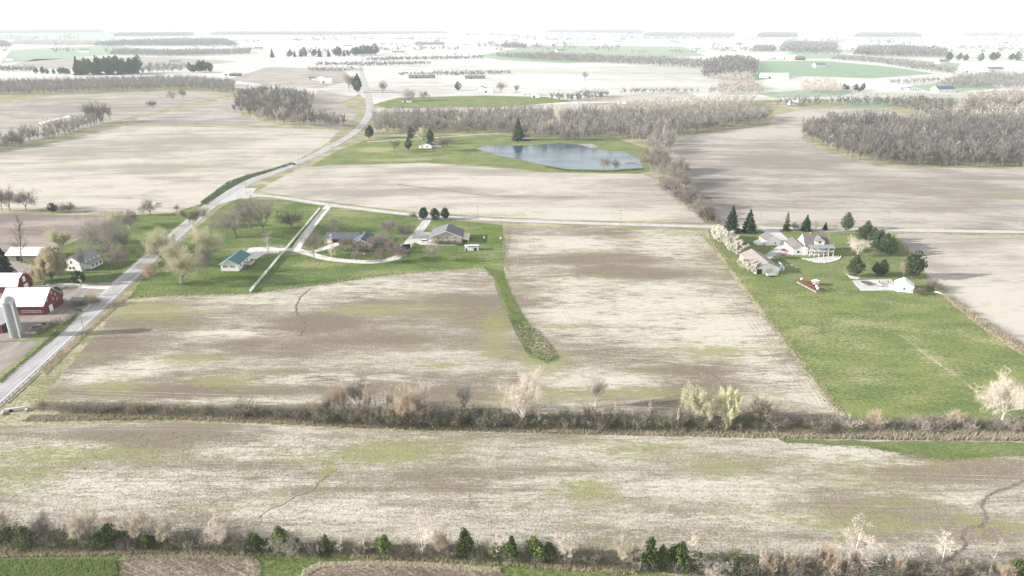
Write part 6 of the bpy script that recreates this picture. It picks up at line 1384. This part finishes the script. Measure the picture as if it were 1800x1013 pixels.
def wood(px, spacing, hmin, hmax, label, protos=LOW, mat='wood_twig', wide=1.0, edge=0, group=None, pale=0.0, name='wood'):
    pts = scatter(px, spacing); R.shuffle(pts)
    pts.sort(key=lambda p: p[1])
    if edge:          # the nearest ranks stand as trees of their own
        front = pts[:int(len(pts) * .45)]; R.shuffle(front); front = front[:edge]; pts = [p for p in pts if p not in set(front)]
        for x, y in front:
            pale_ = R.random() < pale
            place('bare_tree', R.choice(P_pale if pale_ else P_vase + P_spread), Vector((x, y, 0)), R.uniform(hmin, hmax), 'bare tree ' + group, BT, 'bare trees ' + group, wide=.75)
    n = int(len(pts) * pale); R.shuffle(pts)
    if n: merged(name, pts[:n], protos, hmin, hmax, 'wood_twig_pale', label + ', the paler crowns', wide)
    return merged(name, pts[n:], protos, hmin, hmax, mat, label, wide)
wood([(1409, 243), (1425, 250), (1450, 264), (1485, 277), (1540, 291), (1660, 294), (1800, 296), (1990, 298), (2000, 222), (1800, 220), (1640, 222), (1600, 226), (1560, 218), (1480, 219), (1425, 226)], 7.5, 11, 20, 'dense bare grey wood beyond the field at the right', edge=34, group='in the front ranks of the right hand wood', pale=.06)
wood([(1610, 218), (1800, 216), (2050, 216), (2060, 178), (1800, 180), (1700, 186), (1620, 200)], 13, 13, 18, 'bare wood behind the right hand wood, fading paler', LOWF, pale=.3)
wood([(654, 238), (690, 236), (760, 234), (840, 235), (900, 240), (960, 246), (1000, 249), (1060, 246), (1100, 246), (1140, 262), (1150, 290), (1180, 268), (1188, 240), (1250, 230), (1345, 216), (1355, 206), (1260, 205), (1120, 206), (900, 206), (700, 208), (660, 214)], 8.5, 10, 20, 'bare brownish grey wood behind the pond', edge=60, group='in the front ranks of the pond wood', pale=.16)
wood([(1060, 200), (1240, 196), (1330, 188), (1330, 176), (1200, 184), (1080, 190)], 12, 13, 17, 'pale bare trees behind the right end of the pond wood', LOWF, 'wood_twig_pale', pale=0)
wood([(412, 200), (430, 205), (470, 214), (505, 221), (600, 228), (612, 222), (575, 214), (548, 206), (545, 186), (555, 178), (520, 166), (460, 162), (420, 170)], 10, 12, 18, 'bare wood in the middle left with a pointed tail to the road', edge=30, group='in the wood left of the far road bend', pale=.12)
wood([(-60, 168), (0, 168), (100, 166), (200, 162), (330, 159), (380, 164), (410, 168), (415, 150), (330, 142), (200, 144), (100, 148), (-60, 150)], 10, 13, 18, 'long dark bare wood band across the far left', LOWF, wide=.9)
wood([(-60, 272), (0, 265), (60, 254), (110, 243), (150, 230), (185, 219), (180, 213), (130, 221), (60, 240), (0, 250), (-60, 255)], 9, 11, 16, 'bare tree belt slanting up from the left edge', edge=24, group='in the belt slanting up from the left edge')
wood([(240, 132), (320, 128), (330, 118), (260, 116)], 18, 12, 17, 'pale bare trees right of the dark evergreen grove', LOWF)
for px, hm, lab, mt in [
    ([(190, 98), (300, 100), (440, 96), (440, 91), (300, 92), (200, 92)], 16, 'far grey tree band left of the far spruce line', 'wood_twig'),
    ([(160, 82), (300, 82), (418, 82), (395, 72), (320, 72), (200, 76)], 22, 'far bluish wood in the upper left', 'wood_twig'),
    ([(-20, 84), (20, 83), (10, 76), (-20, 76)], 20, 'far wood at the upper left edge', 'wood_twig'),
    ([(20, 79), (180, 80), (180, 75), (30, 74)], 18, 'far pale tree line in the upper left', 'wood_twig_pale'),
    ([(200, 65), (340, 64), (340, 60), (210, 61)], 24, 'very far wood in the upper left', 'wood_twig'),
    ([(370, 63), (600, 63), (790, 60), (780, 57), (600, 58), (380, 58)], 24, 'very far wood left of the centre', 'wood_twig'),
    ([(860, 100), (960, 108), (1100, 114), (1240, 122), (1310, 128), (1300, 118), (1200, 108), (1050, 102), (940, 98)], 16, 'grey tree belt above the white field in the centre right', 'wood_twig'),
    ([(1235, 138), (1290, 142), (1330, 134), (1330, 112), (1290, 104), (1240, 112)], 18, 'round wood left of the far green field', 'wood_twig'),
    ([(1238, 141), (1300, 145), (1330, 138), (1300, 136)], 16, 'pale crowned trees at the foot of the round wood', 'wood_twig_pale'),
    ([(1320, 92), (1362, 92), (1362, 86), (1330, 86)], 20, 'small far grey wood above the green fields', 'wood_twig'),
    ([(1370, 92), (1470, 93), (1468, 80), (1380, 78)], 22, 'far grey wood left of the long flat topped one', 'wood_twig'),
    ([(1500, 99), (1600, 100), (1668, 101), (1660, 92), (1580, 86), (1510, 88)], 22, 'long flat topped far wood in the upper right', 'wood_twig'),
    ([(1460, 106), (1540, 112), (1600, 122), (1680, 132), (1690, 127), (1620, 114), (1540, 105), (1470, 102)], 12, 'far hedgerow slanting across the green fields', 'wood_twig'),
    ([(1405, 164), (1440, 166), (1482, 166), (1482, 154), (1450, 148), (1410, 150)], 15, 'pale white crowned trees beyond the east field', 'wood_twig_pale'),
    ([(1360, 188), (1450, 186), (1560, 188), (1600, 196), (1620, 205), (1700, 198), (1720, 186), (1600, 178), (1500, 180), (1380, 182)], 12, 'bare brush along the top of the east field', 'wood_twig'),
    ([(1700, 188), (1820, 190), (1830, 172), (1760, 168), (1700, 176)], 15, 'pale bare trees at the right edge beyond the wood', 'wood_twig_pale'),
    ([(1640, 154), (1830, 158), (1830, 138), (1740, 134), (1690, 138)], 14, 'brown grey trees round the far right farm', 'wood_twig'),
    ([(1500, 66), (1620, 66), (1610, 61), (1510, 61)], 26, 'very far wood in the upper right', 'wood_twig'),
    ([(1330, 66), (1400, 66), (1400, 61), (1340, 61)], 26, 'very far small wood right of the centre', 'wood_twig'),
    ([(960, 58), (1130, 60), (1130, 56), (960, 55)], 28, 'very far wood above the centre', 'wood_twig'),
    ([(1130, 65), (1290, 66), (1290, 61), (1140, 60)], 26, 'very far wood above the centre right', 'wood_twig'),
    ([(1690, 64), (1830, 66), (1830, 58), (1700, 58)], 26, 'very far wood at the upper right edge', 'wood_twig'),
    ([(-20, 60), (180, 58), (180, 54), (-20, 55)], 26, 'very far pale wood at the upper left edge', 'wood_twig'),
    ([(1015, 180), (1060, 176), (1075, 168), (1020, 168)], 12, 'bare trees above the right end of the pond wood', 'wood_twig'),
    ([(965, 178), (1020, 179), (1020, 172), (970, 172)], 11, 'bare hedge right of the far lawn', 'wood_twig'),
    ([(540, 127), (640, 126), (640, 123), (545, 122)], 9, 'thin far tree row left of the far road', 'wood_twig'),
    ([(555, 116), (660, 117), (760, 114), (755, 112), (560, 113)], 9, 'thin tree row among the fields right of the far spruce line', 'wood_twig'),
    ([(690, 134), (840, 134), (900, 130), (895, 128), (700, 131)], 8, 'low tree row behind the long grey and brown barns', 'wood_twig'),
    ([(1245, 168), (1345, 166), (1330, 150), (1270, 152)], 13, 'pale bare trees left of the white crowned ones beyond the pond wood', 'wood_twig_pale'),
    ([(1090, 166), (1230, 164), (1225, 161), (1095, 162)], 9, 'thin bare row at the lower edge of the central white field', 'wood_twig'),
    ([(640, 108), (760, 106), (850, 104), (845, 102), (650, 105)], 11, 'thin tree row below the far evergreen line', 'wood_twig'),
    ([(0, 128), (60, 127), (62, 122), (0, 122)], 12, 'grey trees at the left edge above the long wood band', 'wood_twig'),
    ([(1560, 150), (1650, 146), (1650, 142), (1565, 146)], 10, 'hedge row right of the far green field', 'wood_twig'),
    ([(880, 85), (925, 86), (925, 81), (885, 80)], 16, 'small far clump in the middle of the pale fields', 'wood_twig'),
    ([(730, 80), (780, 80), (780, 77), (735, 77)], 14, 'small far village trees beyond the spruce line', 'wood_twig')]:
    ye = sum(p[1] for p in px) / len(px)
    d = G(900, ye).y
    ar = 0; W_ = [G(*q) for q in px]
    for i in range(len(W_)): ar += W_[i - 1].x * W_[i].y - W_[i].x * W_[i - 1].y
    sp = max(11 if d < 1700 else 15, (abs(ar) / 2 / 1800) ** .5)
    wood(px, sp, hm * .75, hm * 1.25, lab, LOWXX if d > 1700 else LOWF, mt, wide=max(1.15, sp / (hm * .75)), name='wood')

far_pts = []
for _ in range(230):
    y = 42.6 + 58 * R.random() ** 1.9; x = R.uniform(-60, 1860); w = R.uniform(25, 200) * (1 if y < 75 else .4)
    L_ = (G(x + w / 2, y) - G(x - w / 2, y)).length; dp = R.uniform(30, 160) * (1 + (y < 60) * 2)
    for _ in range(int(max(6, L_ * 2 / 22))):
        q = G(x + R.uniform(-w, w) * .5, y); far_pts.append((q.x, q.y + R.uniform(0, dp)))
merged('wood', far_pts, LOWXX, 13, 26, 'wood_twig', 'many thin scattered tree lines on the far plain below the horizon', 1.5)
# blades: tufts of grass, reeds, crop leaves as one mesh each
def tufts(name, pts, h, w, mat, label, cat='grass', blades=5, spread=.35, z=.05, lean=.5):
    n = len(pts); k = blades
    P = np.repeat(np.array(pts, dtype=np.float32), k, 0); m = n * k
    a = NR.uniform(0, 6.283, m); q = NR.uniform(0, spread, m); hh = h * NR.uniform(.55, 1.25, m); b = NR.uniform(0, 6.283, m); l = NR.uniform(0, lean, m) * hh
    bx, by = P[:, 0] + np.cos(a) * q, P[:, 1] + np.sin(a) * q; t = NR.uniform(0, 6.283, m); wx, wy = np.cos(t) * w / 2, np.sin(t) * w / 2
    V = np.empty((m, 3, 3), dtype=np.float32)
    V[:, 0] = np.stack([bx - wx, by - wy, np.full(m, z)], 1); V[:, 1] = np.stack([bx + wx, by + wy, np.full(m, z)], 1)
    V[:, 2] = np.stack([bx + np.cos(b) * l, by + np.sin(b) * l, z + hh], 1)
    me = mesh_np(name, V.reshape(-1, 3), np.arange(m * 3).reshape(-1, 3), M[mat])
    return setp(obj(name, me), label, cat, None, 'stuff')
def poly_pts(px, n):
    P = [G(*q) for q in px]; Q = [(p.x, p.y) for p in P]; xs = [p[0] for p in Q]; ys = [p[1] for p in Q]; out = []
    while len(out) < n:
        x, y = R.uniform(min(xs), max(xs)), R.uniform(min(ys), max(ys))
        if inside(Q, x, y): out.append((x, y))
    return out
MIDN = [(60, 706), (300, 712), (600, 722), (800, 727), (1000, 730), (1300, 735), (1476, 738), (1476, 745), (1300, 742), (1000, 738), (600, 730), (300, 720), (60, 714)]
MIDS = [(30, 742), (300, 738), (600, 752), (800, 758), (1100, 766), (1400, 772), (1700, 775), (1900, 776), (1900, 762), (1500, 758), (1100, 755), (800, 748), (600, 742), (300, 730), (60, 730)]
MIDC = [(100, 716), (300, 718), (600, 728), (900, 734), (1200, 742), (1480, 744), (1850, 748), (1850, 764), (1480, 762), (1100, 757), (800, 752), (600, 744), (300, 732), (100, 730)]
tufts('dry_grass', poly_pts(MIDN, 2200), 1.0, .16, 'dry_pale', 'pale dry grass along the upper side of the middle ditch')
tufts('dry_grass', poly_pts(MIDS, 5200), .9, .16, 'dry', 'tan dry grass along the lower side of the middle ditch')
tufts('reeds', poly_pts([(1480, 756), (1640, 760), (1900, 760), (1900, 776), (1700, 775), (1480, 772)], 1800), 1.3, .18, 'dry_pale', 'pale reeds along the lower right side of the middle ditch', 'reeds')
tufts('undergrowth', poly_pts(MIDC, 6500), 1.5, .055, 'under', 'tangled undergrowth along the middle ditch', 'undergrowth', 6, .7, lean=.9)
BOTC = [(-40, 940), (300, 946), (600, 956), (900, 968), (1120, 984), (1400, 992), (1850, 1000), (1850, 1022), (1400, 1022), (1100, 1004), (900, 990), (600, 976), (300, 968), (-40, 964)]
tufts('undergrowth', poly_pts(BOTC, 6500), 1.3, .05, 'under', 'tangled undergrowth along the bottom hedgerow', 'undergrowth', 6, .7, lean=.9)
tufts('dry_grass', poly_pts([(-40, 962), (300, 966), (600, 974), (900, 988), (1120, 1002), (1120, 1012), (900, 996), (600, 980), (300, 974), (-40, 982)], 2600), .7, .12, 'dry', 'dry grass at the foot of the bottom hedgerow')
tufts('green_grass', poly_pts([(-40, 964), (300, 968), (600, 974), (900, 988), (1120, 1004), (1120, 1030), (-40, 1030)], 6000), .28, .07, 'blade', 'green grass of the mown strip along the bottom')
tufts('crop_plants', poly_pts([(-20, 987), (0, 985), (150, 984), (202, 986), (206, 1000), (207, 1030), (-20, 1030)], 3200), .38, .26, 'crop', 'leafy green crop in the plot at the bottom left corner', 'crop', 6, .22, .09, .9)
tufts('dry_grass', poly_pts([(215, 979), (250, 976), (350, 975), (445, 979), (458, 992), (458, 1030), (446, 1030), (444, 992), (430, 984), (260, 982), (218, 986)], 900), .4, .1, 'dry_pale', 'pale dry stalks edging the brown garden plot')
tufts('dry_grass', poly_pts([(526, 1030), (532, 1004), (560, 991), (640, 988), (760, 991), (880, 1000), (880, 1008), (760, 999), (640, 995), (566, 998), (542, 1010), (538, 1030)], 1700), .5, .12, 'dry_pale', 'pale dry stalks edging the wide garden plot')
tufts('reeds', poly_pts([(905, 570), (940, 575), (962, 600), (979, 626), (965, 634), (940, 626), (915, 598)], 900), .4, .12, 'dry_pale', 'pale dry reeds at the lower end of the grass waterway', 'reeds')
tufts('green_grass', poly_pts([(895, 560), (945, 580), (985, 628), (962, 638), (925, 620)], 1400), .5, .12, 'blade', 'green grass mixed with the reeds of the waterway')
tufts('green_grass', poly_pts([(868, 480), (884, 476), (905, 530), (935, 580), (925, 600), (898, 560), (880, 515)], 1500), .45, .12, 'blade', 'tall green grass in the waterway between the fields')
tufts('dry_grass', poly_pts([(1634, 500), (1645, 500), (1722, 555), (1808, 610), (1815, 630), (1790, 622), (1715, 570), (1660, 525)], 1700), .7, .16, 'dry', 'dry grass and stones along the bank right of the pasture')
tufts('dry_grass', poly_pts([(885, 400), (898, 400), (893, 440), (896, 480), (888, 478), (884, 440)], 500), .5, .16, 'dry_pale', 'dry grass between the lawn and the right hand stubble field')
tufts('dark_grass', poly_pts([(352, 356), (400, 320), (436, 308), (480, 297), (512, 286), (516, 289), (480, 301), (440, 313), (400, 334), (362, 362)], 2600), .65, .25, 'bank', 'dark green rank grass in the ditch left of the main road', 'grass', 6, .6)
tufts('dark_grass', poly_pts([(0, 668), (60, 618), (110, 572), (140, 545), (146, 548), (110, 584), (50, 632), (0, 676)], 1800), .6, .16, 'blade', 'green grass in the ditch left of the main road near the barns', 'grass')
tufts('verge_grass', poly_pts([(80, 660), (150, 590), (200, 545), (232, 520), (222, 520), (190, 545), (140, 590), (74, 650)], 1600), .5, .14, 'dry', 'straw coloured grass on the right verge of the main road', 'grass')
tufts('pond_reeds', poly_pts([(960, 292), (1000, 299), (1080, 300.5), (1130, 297), (1130, 299), (1080, 303), (1000, 301.5), (955, 294)], 900), .9, .25, 'blade', 'green reeds along the near bank of the pond', 'reeds')
def edge_pts(px, n, w):
    c = smooth([G(*q) for q in px], 6); out = []
    for _ in range(n):
        i = R.randrange(len(c) - 1); p = c[i].lerp(c[i + 1], R.random()); g = R.gauss(0, w); d = (c[i + 1] - c[i]).normalized(); out.append((p.x - d.y * g, p.y + d.x * g))
    return out
tufts('dry_grass', edge_pts([(1252, 425), (1290, 478), (1350, 560), (1420, 650), (1468, 715), (1478, 736)], 1500, 1.0), .35, .12, 'dry', 'straw grass fringe between the stubble and the pasture')
tufts('green_grass', edge_pts([(1252, 425), (1290, 478), (1350, 560), (1420, 650), (1468, 715)], 1500, 1.5), .22, .12, 'blade', 'green fringe of the pasture creeping into the stubble')
tufts('green_grass', edge_pts([(226, 523), (330, 519), (440, 516), (530, 504), (640, 489), (760, 477), (850, 471), (866, 486)], 1700, 1.2), .22, .12, 'blade', 'green fringe of the left lawn creeping into the stubble')
tufts('dry_grass', edge_pts([(226, 523), (330, 519), (440, 516), (530, 504), (640, 489), (760, 477), (850, 471)], 900, 1.0), .3, .12, 'dry_pale', 'straw fringe along the lower edge of the left lawn')
tufts('green_grass', edge_pts([(1370, 774), (1450, 781), (1520, 786), (1590, 797), (1660, 806), (1760, 801), (1880, 804)], 1300, .9), .22, .12, 'blade', 'green fringe of the grass strip in the front field')
# crop residue on the two near fields: flat straw pieces
tufts('straw_residue', poly_pts([(-100, 760), (600, 760), (1100, 768), (1370, 775), (1400, 782), (1650, 806), (1900, 805), (1900, 985), (1100, 965), (600, 950), (-100, 945)], 42000), .12, .24, 'dry', 'pale straw residue lying over the front field', 'straw', 2, .5, .05, 2.2)
tufts('straw_residue', poly_pts([(80, 702), (230, 530), (530, 512), (760, 484), (850, 480), (900, 600), (940, 650), (1000, 640), (890, 480), (895, 405), (1225, 408), (1290, 492), (1415, 660), (1460, 730), (900, 720), (300, 706)], 30000), .12, .26, 'dry', 'pale straw residue lying over the middle field', 'straw', 2, .5, .05, 2.2)

# ------------------------------------------------------------------ haze
hb = MB().box(-gs - 50, gs + 50, -250, gs + 50, -1.0, H + 3.0).build('haze', M['glass'])
hm_, hn, ho = nt_new('haze_air'); v = hn.nodes.new('ShaderNodeVolumePrincipled')
v.inputs['Color'].default_value = (0.84, 0.92, 1.0, 1); v.inputs['Density'].default_value = HAZE_DENSITY; v.inputs['Anisotropy'].default_value = 0.0
hn.links.new(v.outputs[0], ho.inputs['Volume'])
hb.data.materials.clear(); hb.data.materials.append(hm_)
setp(hb, 'thin pale haze filling the air above the plain', 'haze', None, 'stuff')
